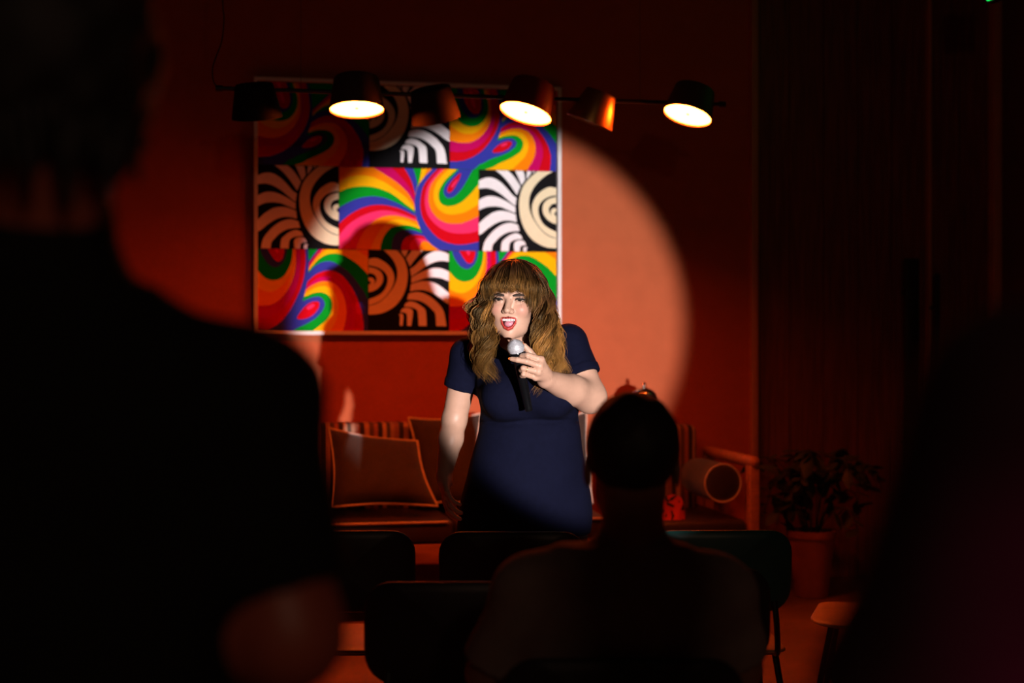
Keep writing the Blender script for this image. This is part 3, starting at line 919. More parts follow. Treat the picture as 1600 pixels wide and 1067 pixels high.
def shell(w, h, r, t, bend, to3d, edge=0.006):
    """rounded slab; bend curves it across its width"""
    mb = MB(); vs = []; fs = []
    rings = [(0.0, t / 2 - 0.0), (0.45, t / 2), (0.8, t / 2), (1.0 - edge * 2 / w, t / 2 - 0.0005), (1.0, t * 0.18), (1.0, -t * 0.18), (1.0 - edge * 2 / w, -t / 2 + 0.0005), (0.8, -t / 2), (0.45, -t / 2), (0.0, -t / 2)]
    ol = rrect(w, h, r); n = len(ol)
    for s, d in rings:
        for x, y in ol:
            x2, y2 = x * max(s, 0.002), y * max(s, 0.002)
            vs.append(to3d(x2, y2, d + bend * (x2 / (w / 2)) ** 2))
    for i in range(len(rings) - 1):
        for k in range(n):
            fs.append((i * n + k, (i + 1) * n + k, (i + 1) * n + (k + 1) % n, i * n + (k + 1) % n))
    fs.append(tuple(range(n))); fs.append(tuple((len(rings) - 1) * n + k for k in range(n - 1, -1, -1)))
    return mb.add(vs, fs)

def make_chair(mshell, label, seatm):
    root = empty('audience_chair')
    tag(root, label, 'chair', 'chairs of the small audience')
    BZ, BH = 0.690, 0.255
    shell(0.455, BH, 0.075, 0.016, -0.045, lambda x, y, d: Vector((x, 0.02 - d - 0.10 * y * 0.9 - 0.0, BZ + y))).build('backrest', mshell, root, angle=60)
    shell(0.44, 0.42, 0.09, 0.014, -0.012, lambda x, y, d: Vector((x, 0.245 + y, 0.445 - d * -1))).build('seat', seatm, root, angle=60)
    for s in (-1, 1):
        MB().tube(crom([(s * 0.165, 0.02, 0.60), (s * 0.17, 0.01, 0.52), (s * 0.18, 0.05, 0.435), (s * 0.18, 0.12, 0.425)], 5), 0.0095, 10).build('back_support', M['black_metal'], root)
        MB().tube([(s * 0.18, 0.09, 0.43), (s * 0.235, -0.015, 0.0)], 0.0105, 10).build('leg', M['black_metal'], root)
        MB().tube([(s * 0.18, 0.38, 0.43), (s * 0.225, 0.46, 0.0)], 0.0105, 10).build('leg', M['black_metal'], root)
        MB().tube([(s * 0.18, 0.09, 0.428), (s * 0.18, 0.38, 0.428)], 0.0095, 10).build('side_rail', M['black_metal'], root)
    MB().tube([(-0.18, 0.10, 0.425), (0.18, 0.10, 0.425)], 0.0085, 10).build('cross_rail', M['black_metal'], root)
    MB().tube([(-0.18, 0.37, 0.425), (0.18, 0.37, 0.425)], 0.0085, 10).build('cross_rail', M['black_metal'], root)
    return root

def copy_tree(o, parent=None):
    c = o.copy(); C.objects.link(c)
    if parent is not None: c.parent = parent
    for ch in [x for x in bpy.data.objects if x.parent == o]:
        copy_tree(ch, c)
    return c

chairs = [  # x, y, degrees, label
    (-0.525, 4.35, 2, 'empty black chair in the front row left of the singer'),
    (0.0, 4.33, -1, 'empty black chair directly in front of the singer'),
    (-0.135, 3.42, 0, 'empty black chair at the left shoulder of the seated man'),
    (0.44, 3.64, -3, 'black chair half hidden behind the right arm of the seated man'),
    (0.205, 2.585, 0, 'black chair in which the man in the grey shirt sits'),
    (1.51, 4.92, 72, 'chair standing sideways in front of the potted plant'),
]
proto = make_chair(M['chair_black'], chairs[0][3], M['plywood'])
for i, (x, y, a, lab) in enumerate(chairs):
    o = proto if i == 0 else copy_tree(proto)
    o.location = (x, y, 0); o.rotation_euler = (0, 0, R(a)); o['label'] = lab
teal = make_chair(M['chair_teal'], 'dark teal chair in the front row right of the singer', M['plywood'])
teal.location = (0.645, 4.36, 0); teal.rotation_euler = (0, 0, R(1.5))

# ------------------------------------------------------------------ people
def rot(yaw, pitch=0.0, roll=0.0):
    return np.array((Matrix.Rotation(R(yaw), 3, 'Z') @ Matrix.Rotation(R(pitch), 3, 'X') @ Matrix.Rotation(R(roll), 3, 'Y')), np.float32)

def head_sdf(q, open_mouth, fem=True):
    """head in its own frame: eyes at z=0, face towards -y, metres"""
    w = 1.0 if fem else 1.06
    d = ell(q, (0, 0.022, 0.030), (0.071 * w, 0.092, 0.083))
    d = smin(d, ell(q, (0, -0.028, -0.030), (0.060 * w, 0.058, 0.082)), 0.030)
    jz = 0.0 if open_mouth else 0.012
    d = smin(d, ell(q, (0, -0.036, -0.082 + jz), (0.051 * w, 0.045, 0.037)), 0.030)
    d = smin(d, sph(q, (0, -0.068, -0.106 + jz), 0.017), 0.022)
    ax = q.copy(); ax[:, 0] = np.abs(q[:, 0])
    d = smin(d, sph(ax, (0.036, -0.0625, -0.030), 0.0245), 0.016)
    if open_mouth:                                                                                   # laugh lines
        d = smax(d, -chain(ax, [(0.0165, -0.1000, -0.0400), (0.0290, -0.0935, -0.0500), (0.0340, -0.0855, -0.0640)], [0.0040, 0.0050, 0.0030]), 0.007)
    d = smin(d, cap(ax, (0.012, -0.082, 0.016), (0.045, -0.066, 0.016), 0.008, 0.006), 0.014)      # brow ridge
    d = smax(d, -sph(ax, (0.0325, -0.104, 0.000), 0.0185), 0.010)                                   # sockets
    d = smin(d, cap(q, (0, -0.080, 0.008), (0, -0.1065, -0.031), 0.0072, 0.0105), 0.012)            # nose
    d = smin(d, sph(ax, (0.0115, -0.0955, -0.0360), 0.0076), 0.009)
    d = smax(d, -sph(ax, (0.0065, -0.107, -0.0455), 0.0042), 0.003)                                  # nostrils
    d = smin(d, ell(ax, (0.074 * w, 0.014, -0.014), (0.008, 0.018, 0.030)), 0.006)                   # ears
    # eyelids
    d = smin(d, chain(ax, [(0.018, -0.0765, -0.001), (0.026, -0.0835, 0.0055), (0.036, -0.0820, 0.0060), (0.047, -0.0715, 0.001)], [0.0025] * 4), 0.003)
    d = smin(d, chain(ax, [(0.018, -0.0765, -0.001), (0.026, -0.0815, -0.0060), (0.036, -0.0800, -0.0062), (0.047, -0.0715, 0.001)], [0.0025] * 4), 0.004)
    if open_mouth:
        m = smin(ell(q, (0, -0.086, -0.0705), (0.0180, 0.030, 0.0165)), ell(q, (0, -0.086, -0.0625), (0.0228, 0.030, 0.0066)), 0.004)
        d = smax(d, -m, 0.004)
        d = smin(d, lips(q), 0.004)
    else:
        d = smin(d, chain(ax, [(0.0, -0.089, -0.064), (0.012, -0.087, -0.065), (0.024, -0.078, -0.066)], [0.006, 0.0055, 0.003]), 0.005)
    return d

LIP_U = [(-0.02457, -0.079, -0.0575), (-0.01274, -0.089, -0.05609), (-0.00364, -0.093, -0.05609), (0.00364, -0.093, -0.05609), (0.01274, -0.089, -0.05609), (0.02457, -0.079, -0.0575)]
LIP_L = [(-0.02457, -0.079, -0.0575), (-0.01956, -0.085, -0.07442), (-0.01092, -0.088, -0.08523), (0.0, -0.0895, -0.08946), (0.01092, -0.088, -0.08523), (0.01956, -0.085, -0.07348), (0.02457, -0.079, -0.0575)]
def lips(q):
    return np.minimum(chain(q, LIP_U, [0.0016, 0.0022, 0.0025, 0.0025, 0.0022, 0.0016], 0.002),
                      chain(q, LIP_L, [0.0016, 0.0026, 0.0040, 0.0046, 0.0040, 0.0026, 0.0016], 0.002))

def hand_sdf(p, w, f, n, thumb, curl=35, s=1.0):
    """relaxed hand: wrist w, finger direction f, palm normal n, thumb side +1/-1 of f x n"""
    f = Vector(f).normalized(); n = Vector(n); n = (n - f * n.dot(f)).normalized()
    t = f.cross(n) * thumb
    d = cap(p, w, Vector(w) + f * 0.03 * s, 0.026 * s, 0.028 * s)
    for i, (off, ln, seg) in enumerate(((0.030, 0.092, (0.040, 0.025, 0.020)), (0.010, 0.095, (0.045, 0.028, 0.021)), (-0.011, 0.090, (0.041, 0.026, 0.020)), (-0.031, 0.082, (0.032, 0.020, 0.018)))):
        mcp = Vector(w) + (f * ln + t * off) * s
        d = smin(d, cap(p, Vector(w) + (f * 0.02 + t * off * 0.5) * s, mcp, 0.014 * s, 0.0105 * s), 0.012)
        pts = [mcp]; a = R(curl * 0.5 + i * 4)
        for sg in seg:
            pts.append(pts[-1] + (f * math.cos(a) + n * math.sin(a)) * sg * s)
            a += R(curl)
        d = smin(d, chain(p, pts, [0.0098 * s, 0.0088 * s, 0.008 * s, 0.0068 * s], 0.003), 0.004)
    b = Vector(w) + (f * 0.028 + t * 0.024) * s
    c1 = b + (f * 0.6 + t * 0.6 + n * 0.35).normalized() * 0.045 * s
    c2 = c1 + (f * 0.85 + t * 0.2 + n * 0.4).normalized() * 0.032 * s
    c3 = c2 + (f * 0.9 + n * 0.4).normalized() * 0.024 * s
    return smin(d, chain(p, [b, c1, c2, c3], [0.017 * s, 0.0115 * s, 0.0098 * s, 0.008 * s], 0.006), 0.012)

SKIN = (0.52, 0.300, 0.215)

class Figure:
    """a person from joints (world coordinates); root Empty with body, clothes, hair as parts"""
    def __init__(s, j, label, prof, base):
        s.j = {k: Vector(v) for k, v in j.items()}
        s.prof = prof
        s.root = empty('person', base)
        s.base = Vector(base)
        tag(s.root, label, 'person')
    def head_local(s, p, hs):
        return ((p - A(s.j['head'])) @ s.hr) / hs
    def part(s, name, f, lo, hi, h, m, col=None):
        V, F = sdf_mesh(f, lo, hi, h)
        c = None if col is None else col(V)
        return mesh_np(name, V, F, m, s.root, s.base, c)

def box_of(pts, pad):
    a = np.array([tuple(p) for p in pts])
    return a.min(0) - pad, a.max(0) + pad

def clothed_person(label, j, prof, base, hs, yaw, shirt_m, pants_m, hair_m, h=0.008, fem=False, sleeve=0.85, arm_r=(0.055, 0.045, 0.038, 0.027), hair='short',
                   pitch=0.0, leg_r=(0.085, 0.062, 0.045), skin=SKIN, palms=((0, 0, -1), (0, 0, -1)), shirt_z=None, neck_r=0.058):
    fg = Figure(j, label, prof, base)
    J = fg.j
    fg.hr = rot(yaw, pitch)
    def wh(v): return Vector(A(J['head']) + fg.hr @ (np.array(v, np.float32) * hs))
    nb, nt = J['neck'], wh((0, 0.026, -0.055))
    tors = [(z, cx, cy, a * 0.94, b * 0.94) for z, cx, cy, a, b in prof]
    def arms(p, k=1.0):
        d = None
        for sd in 'lr':
            e = chain(p, [J['sh' + sd], J['el' + sd], (J['el' + sd] + J['wr' + sd]) / 2 + (J['el' + sd] - J['wr' + sd]) * 0.22, J['wr' + sd]], [arm_r[0] * k, arm_r[1] * k, arm_r[1] * k * 0.98, arm_r[3] * k], 0.02)
            d = e if d is None else np.minimum(d, e)
        return d
    def body(p):
        d = head_sdf(fg.head_local(p, hs), False, fem) * hs
        d = smin(d, cap(p, nt, nb, neck_r, neck_r * 1.05), 0.025)
        d = smin(d, loft(p, tors), 0.05)
        d = smin(d, cap(p, J['shl'], J['shr'], arm_r[0] * 0.85, arm_r[0] * 0.85), 0.04)
        d = smin(d, arms(p, 0.93), 0.03)
        for i, sd in enumerate('lr'):
            d = smin(d, hand_sdf(p, J['wr' + sd], J['ha' + sd] - J['wr' + sd], palms[i], 1 if sd == 'l' else -1), 0.008)
        return d
    pts = [J[k] for k in ('shl', 'shr', 'ell', 'elr', 'wrl', 'wrr', 'hal', 'har', 'head')] + [Vector((prof[0][1], prof[0][2], min(z[0] for z in prof)))]
    lo, hi = box_of(pts, 0.17)
    fg.part('body', body, lo, hi, h * 0.75, M['skin'], lambda V: np.tile(np.array(skin), (len(V), 1)))
    # shirt
    def shirt(p):
        d = loft(p, prof)
        d = smin(d, cap(p, J['shl'] , J['shr'], arm_r[0] * 1.02, arm_r[0] * 1.02), 0.05)
        d = smin(d, cap(p, nb - Vector((0, 0, 0.02)), nb + Vector((0, 0, 0.012)), neck_r * 1.22, neck_r * 1.1), 0.05)
        for sd in 'lr':
            a, b = J['sh' + sd], J['el' + sd]
            dr_ = (b - a).normalized(); e = a + (b - a) * sleeve
            c = cap(p, a, b, arm_r[0] * 1.12, arm_r[1] * 1.30)
            c = np.maximum(c, (p - A(e)) @ A(dr_))
            d = smin(d, c, 0.035)
        x, y, z = p[:, 0], p[:, 1], p[:, 2]
        d = d + 0.0035 * np.sin(23 * z + 14 * x) * np.sin(9 * x + 7 * y) + 0.002 * np.sin(51 * z - 23 * x)
        d = smax(d, -cap(p, nb + Vector((0, -0.005, 0.045)), nt, neck_r * 1.06, neck_r * 1.3), 0.006)
        return d
    lo, hi = box_of([J['shl'], J['shr'], J['ell'], J['elr'], Vector((prof[0][1], prof[0][2], min(z[0] for z in prof)))], 0.26)
    fg.part('shirt', shirt, lo, hi, h * 0.8, shirt_m)
    # trousers and shoes
    def pants(p):
        d = None
        zl = min(prof)[0]
        q = sorted(prof)[:2]
        d = loft(p, [(zl - 0.09, q[0][1], q[0][2], q[0][3] * 0.93, q[0][4] * 0.93), (zl, q[0][1], q[0][2], q[0][3] * 0.97, q[0][4] * 0.97), (zl + 0.06, q[0][1], q[0][2], q[0][3] * 0.9, q[0][4] * 0.9)])
        for sd in 'lr':
            d = smin(d, chain(p, [J['hi' + sd], J['kn' + sd], J['an' + sd]], [leg_r[0], leg_r[1], leg_r[2] * 1.1], 0.03), 0.04)
        return d + 0.003 * np.sin(40 * p[:, 2] + 20 * p[:, 0])
    lo, hi = box_of([J['hil'], J['hir'], J['knl'], J['knr'], J['anl'], J['anr']], 0.24)
    lo[2] = 0.045
    fg.part('trousers', pants, lo, hi, h * 1.3, pants_m)
    for sd in 'lr':
        a = J['an' + sd]; t = J['to' + sd]
        def shoe(p):
            d = smin(cap(p, (a.x, a.y, 0.045), (t.x, t.y, 0.035), 0.043, 0.034), cap(p, a, (a.x, a.y, 0.05), 0.043, 0.042), 0.03)
            return smax(d, -p[:, 2], 0.01)
        lo, hi = box_of([a, t], 0.07)
        fg.part('shoe', shoe, lo, hi, 0.008, M['shoe'])
    # hair
    if hair:
        def hr_(p):
            q = fg.head_local(p, hs)
            g = 0.010 if hair == 'short' else 0.026
            d = ell(q, (0, 0.024, 0.032), (0.073 + g, 0.094 + g, 0.085 + g))
            if hair != 'short':
                d = smax(d, np.maximum(-(q[:, 1] + 0.092), -(q[:, 2] + 0.085)), 0.02)
                return (d + 0.006 * np.sin(95 * q[:, 0] + 30 * q[:, 2]) * np.sin(80 * q[:, 1] + 17) * np.sin(70 * q[:, 2])) * hs
            cut = np.maximum(-(q[:, 1] + 0.052 - 0.35 * (q[:, 2] - 0.02)), -(q[:, 2] + 0.045 + (0.0 if hair == 'short' else 0.035)))
            side = (np.abs(q[:, 0]) - 0.0) * 0 + np.maximum(-(q[:, 2] - 0.0), -(q[:, 1] - 0.004))
            d = smax(d, np.maximum(cut, -(q[:, 2] + 0.005) - np.clip(q[:, 1] - 0.01, -1, 0.05) * 1.2), 0.02)
            n_ = np.sin(95 * q[:, 0] + 30 * q[:, 2]) * np.sin(80 * q[:, 1] + 17) * np.sin(70 * q[:, 2])
            return (d + (0.002 if hair == 'short' else 0.006) * n_) * hs
        lo, hi = box_of([J['head']], 0.17)
        fg.part('hair', hr_, lo, hi, 0.006, hair_m)
        if hair == 'shaggy':                     # loose tufts over nape and collar
            mb = MB()
            for k in range(70):
                a = random.uniform(-1.5, 1.5)
                c0 = wh((0.085 * math.sin(a), 0.028 + 0.088 * math.cos(a), random.uniform(-0.05, 0.0)))
                ln = random.uniform(0.03, 0.075)
                dv = Vector((0.25 * math.sin(a) + random.uniform(-.25, .25), random.uniform(-0.35, 0.1), -1)).normalized()
                mid = c0 + dv * ln * 0.5 + Vector((0.006 * math.sin(a), 0, 0))
                mb.tube([c0 - fg.base, mid - fg.base, c0 + dv * ln + Vector((0, -0.004, 0)) - fg.base], [0.009, 0.007, 0.0015], 6)
            mb.build('hair_tufts', hair_m, fg.root, angle=80)
    return fg

# seated man in the middle, seen from behind
Y = 2.78
hs = 1.10
hd = P(987, 722, Y)
cxm = P(972, 900, Y).x
prof = [(0.52, cxm, Y - 0.02, 0.20, 0.145), (0.60, cxm, Y - 0.02, 0.208, 0.145), (0.74, cxm, Y, 0.205, 0.135), (0.86, cxm, Y, 0.205, 0.13), (0.95, cxm, Y, 0.175, 0.105), (1.00, cxm, Y, 0.12, 0.07)]
j = dict(head=hd - Vector((0, 0.0, 0.0)), neck=(P(988, 838, Y).x, Y - 0.005, P(988, 838, Y).z), shl=(P(826, 893, Y).x, Y, P(826, 925, Y).z), shr=(P(1122, 893, Y).x, Y, P(1122, 922, Y).z),
         ell=(P(778, 1020, Y).x - 0.012, Y + 0.05, 0.74), elr=(P(1150, 1020, Y).x + 0.01, Y + 0.06, 0.75), wrl=(cxm - 0.16, Y + 0.28, 0.64), wrr=(cxm + 0.15, Y + 0.28, 0.64),
         hal=(cxm - 0.10, Y + 0.36, 0.62), har=(cxm + 0.09, Y + 0.36, 0.62), hil=(cxm - 0.10, Y + 0.02, 0.55), hir=(cxm + 0.10, Y + 0.02, 0.55),
         knl=(cxm - 0.13, Y + 0.44, 0.535), knr=(cxm + 0.13, Y + 0.44, 0.535), anl=(cxm - 0.14, Y + 0.42, 0.09), anr=(cxm + 0.14, Y + 0.40, 0.09), tol=(cxm - 0.15, Y + 0.56, 0.04), tor=(cxm + 0.15, Y + 0.54, 0.04))
clothed_person('man with cropped dark hair in a grey t-shirt seated with his back to us', j, prof, (cxm, Y, 0.0), hs, 180, M['grey_tee'], M['pants'], M['hair_dark'],
               skin=(0.20, 0.09, 0.055), sleeve=0.88, arm_r=(0.060, 0.052, 0.045, 0.030))

# standing man at the left edge, close to the lens
Y = 1.30
x0 = P(70, 400, Y).x
hd = P(64, 150, Y)
prof = [(0.86, x0, Y, 0.185, 0.125), (0.95, x0, Y, 0.185, 0.13), (1.10, x0, Y, 0.19, 0.13), (1.28, x0, Y, 0.205, 0.125), (1.38, x0, Y, 0.17, 0.10), (1.45, x0, Y, 0.10, 0.06)]
j = dict(head=hd, neck=(x0, Y, P(0, 370, Y).z), shl=(x0 - 0.185, Y, 1.345), shr=(P(375, 583, Y).x, Y, P(388, 640, Y).z), ell=(x0 - 0.25, Y + 0.02, 1.10), elr=(P(455, 985, Y).x, Y - 0.02, P(455, 985, Y).z),
         wrl=(x0 - 0.14, Y + 0.20, 1.10), wrr=(x0 + 0.15, Y + 0.19, 1.08), hal=(x0 - 0.06, Y + 0.23, 1.14), har=(x0 + 0.07, Y + 0.23, 1.12),
         hil=(x0 - 0.09, Y, 0.88), hir=(x0 + 0.09, Y, 0.88), knl=(x0 - 0.10, Y + 0.01, 0.48), knr=(x0 + 0.10, Y + 0.01, 0.48), anl=(x0 - 0.11, Y, 0.09), anr=(x0 + 0.11, Y, 0.09), tol=(x0 - 0.13, Y + 0.15, 0.04), tor=(x0 + 0.13, Y + 0.15, 0.04))
clothed_person('standing man with shaggy dark hair in a black t-shirt at the left edge', j, prof, (x0, Y, 0), 1.08, 196, M['black_tee'], M['pants'], M['hair_dark'], hair='shaggy',
               skin=(0.30, 0.07, 0.04), sleeve=0.80, arm_r=(0.064, 0.052, 0.044, 0.030), palms=((0, -1, 0), (0, -1, 0)))

# standing guest cut off by the right edge
Y = 0.90
x0 = P(2010, 600, Y).x
prof = [(0.84, x0, Y, 0.20, 0.13), (0.95, x0, Y, 0.205, 0.135), (1.10, x0, Y, 0.20, 0.135), (1.26, x0, Y, 0.195, 0.13), (1.36, x0, Y, 0.16, 0.10), (1.43, x0, Y, 0.10, 0.06)]
j = dict(head=(x0 + 0.02, Y, 1.60), neck=(x0, Y, 1.44), shl=P(1610, 655, Y), shr=(x0 + 0.17, Y, 1.355), ell=P(1428, 1135, Y), elr=(x0 + 0.20, Y, 1.08),
         wrl=(x0 - 0.14, Y + 0.2, 1.03), wrr=(x0 + 0.12, Y + 0.2, 1.03), hal=(x0 - 0.07, Y + 0.23, 1.03), har=(x0 + 0.06, Y + 0.23, 1.03),
         hil=(x0 - 0.09, Y, 0.86), hir=(x0 + 0.09, Y, 0.86), knl=(x0 - 0.10, Y + 0.01, 0.47), knr=(x0 + 0.10, Y + 0.01, 0.47), anl=(x0 - 0.10, Y, 0.09), anr=(x0 + 0.10, Y, 0.09), tol=(x0 - 0.12, Y + 0.15, 0.04), tor=(x0 + 0.12, Y + 0.15, 0.04))
clothed_person('guest in a dark top cut off by the right edge of the picture', j, prof, (x0, Y, 0), 1.05, 170, M['purple_top'], M['pants'], M['hair_dark'], hair='shaggy',
               skin=(0.3, 0.12, 0.08), sleeve=0.97, arm_r=(0.062, 0.052, 0.044, 0.030), palms=((0, 0, 1), (0, 0, 1)))

# ------------------------------------------------------------------ the singer at the microphone
HS = 1.07
HP = P(803.0, 467.5, 4.80)
HROT = rot(-11, 3, 1.5)
HPn = A(HP)
def hl(p): return ((p - HPn) @ HROT) / HS                    # world -> head frame
def hw(v): return Vector(HPn + HROT @ (np.array(v, np.float32) * HS))   # head frame -> world
# head origin sits at eye depth: shift so that the eyes are on the picked pixel depth
wbase = (P(820, 700, 5.0).x, 5.03, 0.0)
wom = empty('person', wbase)
tag(wom, 'laughing woman with long wavy brown hair in a navy top holding a microphone', 'person')
WB = Vector(wbase)

neckb = P(806, 552, 4.90)
shL, elL, wrL = P(731, 556, 4.95), P(710, 655, 4.99), P(694, 742, 4.90)
shR, elR, wrR = P(888, 536, 4.93), P(922, 620, 4.86), P(853, 592, 4.655)
fmR = P(893, 609, 4.78)
def prow(v, ul, ur, Yc, b):
    a = P(ul, v, Yc); c = P(ur, v, Yc)
    return (a.z, (a.x + c.x) / 2, Yc, (c.x - a.x) / 2, b)
WPROF = [prow(858, 716, 918, 5.03, 0.175), prow(830, 714, 923, 5.02, 0.178), prow(790, 718, 925, 5.00, 0.176), prow(740, 730, 916, 4.98, 0.165), prow(700, 741, 910, 4.965, 0.155),
         prow(660, 750, 905, 4.94, 0.140), prow(625, 748, 903, 4.92, 0.150), prow(590, 742, 896, 4.92, 0.135), prow(560, 748, 882, 4.93, 0.105), prow(535, 775, 850, 4.93, 0.07)]

# left and right hand
MIC0, MIC1 = P(806, 543, 4.615), P(826.5, 641, 4.665)
FN = dict(
    index=[P(845, 562, 4.592), P(824.5, 555, 4.578), P(816, 556.5, 4.594), P(812, 559, 4.61)],
    middle=[P(843, 571.5, 4.584), P(822.5, 564.5, 4.568), P(808.5, 562.2, 4.570), P(799.5, 560.8, 4.578)],
    ring=[P(841, 581, 4.588), P(817.5, 575.3, 4.572), P(814.5, 578, 4.590), P(819, 580, 4.604)],
    pinky=[P(837, 589.5, 4.600), P(818, 584.5, 4.578), P(815.5, 587, 4.594), P(820, 588, 4.606)],
    thumb=[P(849, 580, 4.645), P(838, 563, 4.652), P(827, 549, 4.650), P(819.5, 540, 4.646)])
def hand_mic(p):
    d = cap(p, wrR, P(846, 580, 4.618), 0.0275, 0.025)
    for k, r in (('index', 0.0135), ('middle', 0.0145), ('ring', 0.0140), ('pinky', 0.0125)):
        d = smin(d, cap(p, P(850, 584, 4.632), FN[k][0], 0.021, r), 0.010)
    for k, r in (('index', 0.0098), ('middle', 0.0098), ('ring', 0.0092), ('pinky', 0.0083)):
        d = smin(d, chain(p, FN[k], [r * 1.06, r, r * 0.92, r * 0.76], 0.0025), 0.0035)
    d = smin(d, chain(p, FN['thumb'], [0.018, 0.0135, 0.0115, 0.0085], 0.004), 0.008)
    return d

def skin_sdf(p):
    d = head_sdf(hl(p), True) * HS
    d = smin(d, cap(p, hw((0, 0.030, -0.070)), neckb, 0.050, 0.054), 0.022)
    d = smin(d, loft(p, [(z, cx, cy, a * 0.93, b * 0.90) for z, cx, cy, a, b in WPROF]), 0.04)
    d = smin(d, cap(p, shL, shR, 0.045, 0.045), 0.04)
    d = smin(d, chain(p, [shL, elL, elL.lerp(wrL, 0.35), wrL], [0.052, 0.043, 0.042, 0.027], 0.015), 0.03)
    d = smin(d, hand_sdf(p, wrL, P(698, 790, 4.84) - wrL, (1, 0.2, 0), -1, 22, 0.95), 0.01)
    d = smin(d, chain(p, [shR, elR, fmR, wrR], [0.057, 0.0545, 0.0500, 0.0300], 0.020), 0.02)
    d = smin(d, hand_mic(p), 0.012)
    return d

def skin_col(V):
    p = V.astype(np.float32)
    q = hl(p)
    c = np.tile(np.array(SKIN), (len(V), 1))
    near = np.abs(q).max(1) < 0.2
    lip = np.clip(1 - (lips(q) - 0.0004) / 0.0016, 0, 1)
    mth = smin(ell(q, (0, -0.086, -0.0705), (0.0180, 0.030, 0.0165)), ell(q, (0, -0.086, -0.0625), (0.0228, 0.030, 0.0066)), 0.004)
    inside = (mth < 0.0022) & (lip < 0.5) & near & (q[:, 1] > -0.088)
    lip = (lip * near)[:, None]
    ax = np.abs(q[:, 0])
    blush = np.exp(-(((ax - 0.043) / 0.018) ** 2 + ((q[:, 2] + 0.030) / 0.018) ** 2)) * (q[:, 1] < -0.03) * near
    c = c * (1 - 0.22 * blush[:, None] * np.array([0.1, 1, 0.9]))
    c = c * (1 - lip) + np.array([0.40, 0.030, 0.024]) * lip
    c[inside] = (0.07, 0.012, 0.012)
    sock = np.exp(-(((ax - 0.033) / 0.016) ** 2 + ((q[:, 2] - 0.003) / 0.009) ** 2)) * (q[:, 1] < -0.06) * near
    c = c * (1 - 0.45 * sock[:, None])                              # eye make-up
    return c
lo, hi = box_of([HP, shL, shR, elL, wrL, elR, P(698, 800, 4.85), MIC0, P(820, 700, 5.0)], 0.155)
V, F = sdf_mesh(skin_sdf, lo, hi, 0.0027)
mesh_np('body', V, F, M['skin'], wom, WB, skin_col(V))

# face details
def fpart(name, mb_or, m): return mb_or.build(name, m, wom, angle=60)
def rel(v): return hw(v) - WB
for sx in (-1, 1):
    c0 = (sx * 0.0325, -0.0700, -0.0002)
    b = bmesh.new(); bmesh.ops.create_uvsphere(b, u_segments=20, v_segments=14, radius=0.0118 * HS)
    for v in b.verts: v.co = v.co + rel(c0)
    ey = MB().bm(b).build('eyeball', M['eye_white'], wom, angle=80)
    g = Vector((-0.10, -1, -0.04)).normalized()
    b = bmesh.new(); bmesh.ops.create_uvsphere(b, u_segments=16, v_segments=10, radius=0.0070 * HS)
    for v in b.verts: v.co = v.co + rel(c0) + g * 0.0066 * HS
    MB().bm(b).build('iris', M['iris'], ey, angle=80)
    up = [(sx * 0.0170, -0.0790, -0.0025), (sx * 0.0250, -0.0862, 0.0030), (sx * 0.0345, -0.0855, 0.0040), (sx * 0.0480, -0.0735, 0.0012), (sx * 0.0515, -0.0690, 0.0030)]
    MB().tube([rel(v) for v in crom(up, 5)], [0.0015 + 0.0016 * math.sin(math.pi * k / 20) for k in range(21)], 6).build('eyelash', M['lash'], wom, angle=80)
    lw = [(sx * 0.0200, -0.0800, -0.0040), (sx * 0.0300, -0.0828, -0.0060), (sx * 0.0400, -0.0790, -0.0050), (sx * 0.0475, -0.0735, -0.0005)]
    MB().tube([rel(v) for v in crom(lw, 5)], 0.0014, 5).build('eyelash', M['lash'], wom, angle=80)
    inn = -0.0 if sx < 0 else 0.0
    bw = [(sx * 0.0135, -0.0888, 0.0135), (sx * 0.0200, -0.0890, 0.0142), (sx * 0.0310, -0.0865, 0.0158), (sx * 0.0420, -0.0790, 0.0155), (sx * 0.0520, -0.0670, 0.0115)]
    n_ = 4 * 6 + 1
    MB().tube([rel(v) for v in crom(bw, 6)], [0.0038 * (0.75 + 0.5 * math.sin(math.pi * k / (n_ - 1))) * (1 if k < n_ * 0.6 else 1 - 0.75 * (k / n_ - 0.6) / 0.4) for k in range(n_)], 8).build('eyebrow', M['brow'], wom, angle=80)
for k in range(-4, 4):                                                 # upper teeth, one by one
    x = (k + 0.5) * 0.0050
    y = -0.0815 + 11.0 * x * x
    w2 = 0.00265 if abs(k + 0.5) < 1 else 0.0024
    mb = MB().box((-w2, -0.0028, -0.0048 + abs(k + 0.5) * 0.00025), (w2, 0.0028, 0.0048), 0.0016, 2)
    mb.v = [tuple(rel((v[0] + x, v[1] + y, v[2] - 0.0622))) for v in mb.v]
    mb.build('tooth', M['teeth'], wom, angle=80)
tongue_f = lambda p: (lambda q: smin(ell(q, (0.001, -0.0725, -0.0745), (0.0165, 0.0155, 0.0115)), ell(q, (0.002, -0.060, -0.074), (0.016, 0.02, 0.010)), 0.006))(hl(p)) * HS
tc_ = hw((0, -0.07, -0.075))
V, F = sdf_mesh(tongue_f, tc_ - Vector((0.04,) * 3), tc_ + Vector((0.04,) * 3), 0.002)
mesh_np('tongue', V, F, M['tongue'], wom, WB)
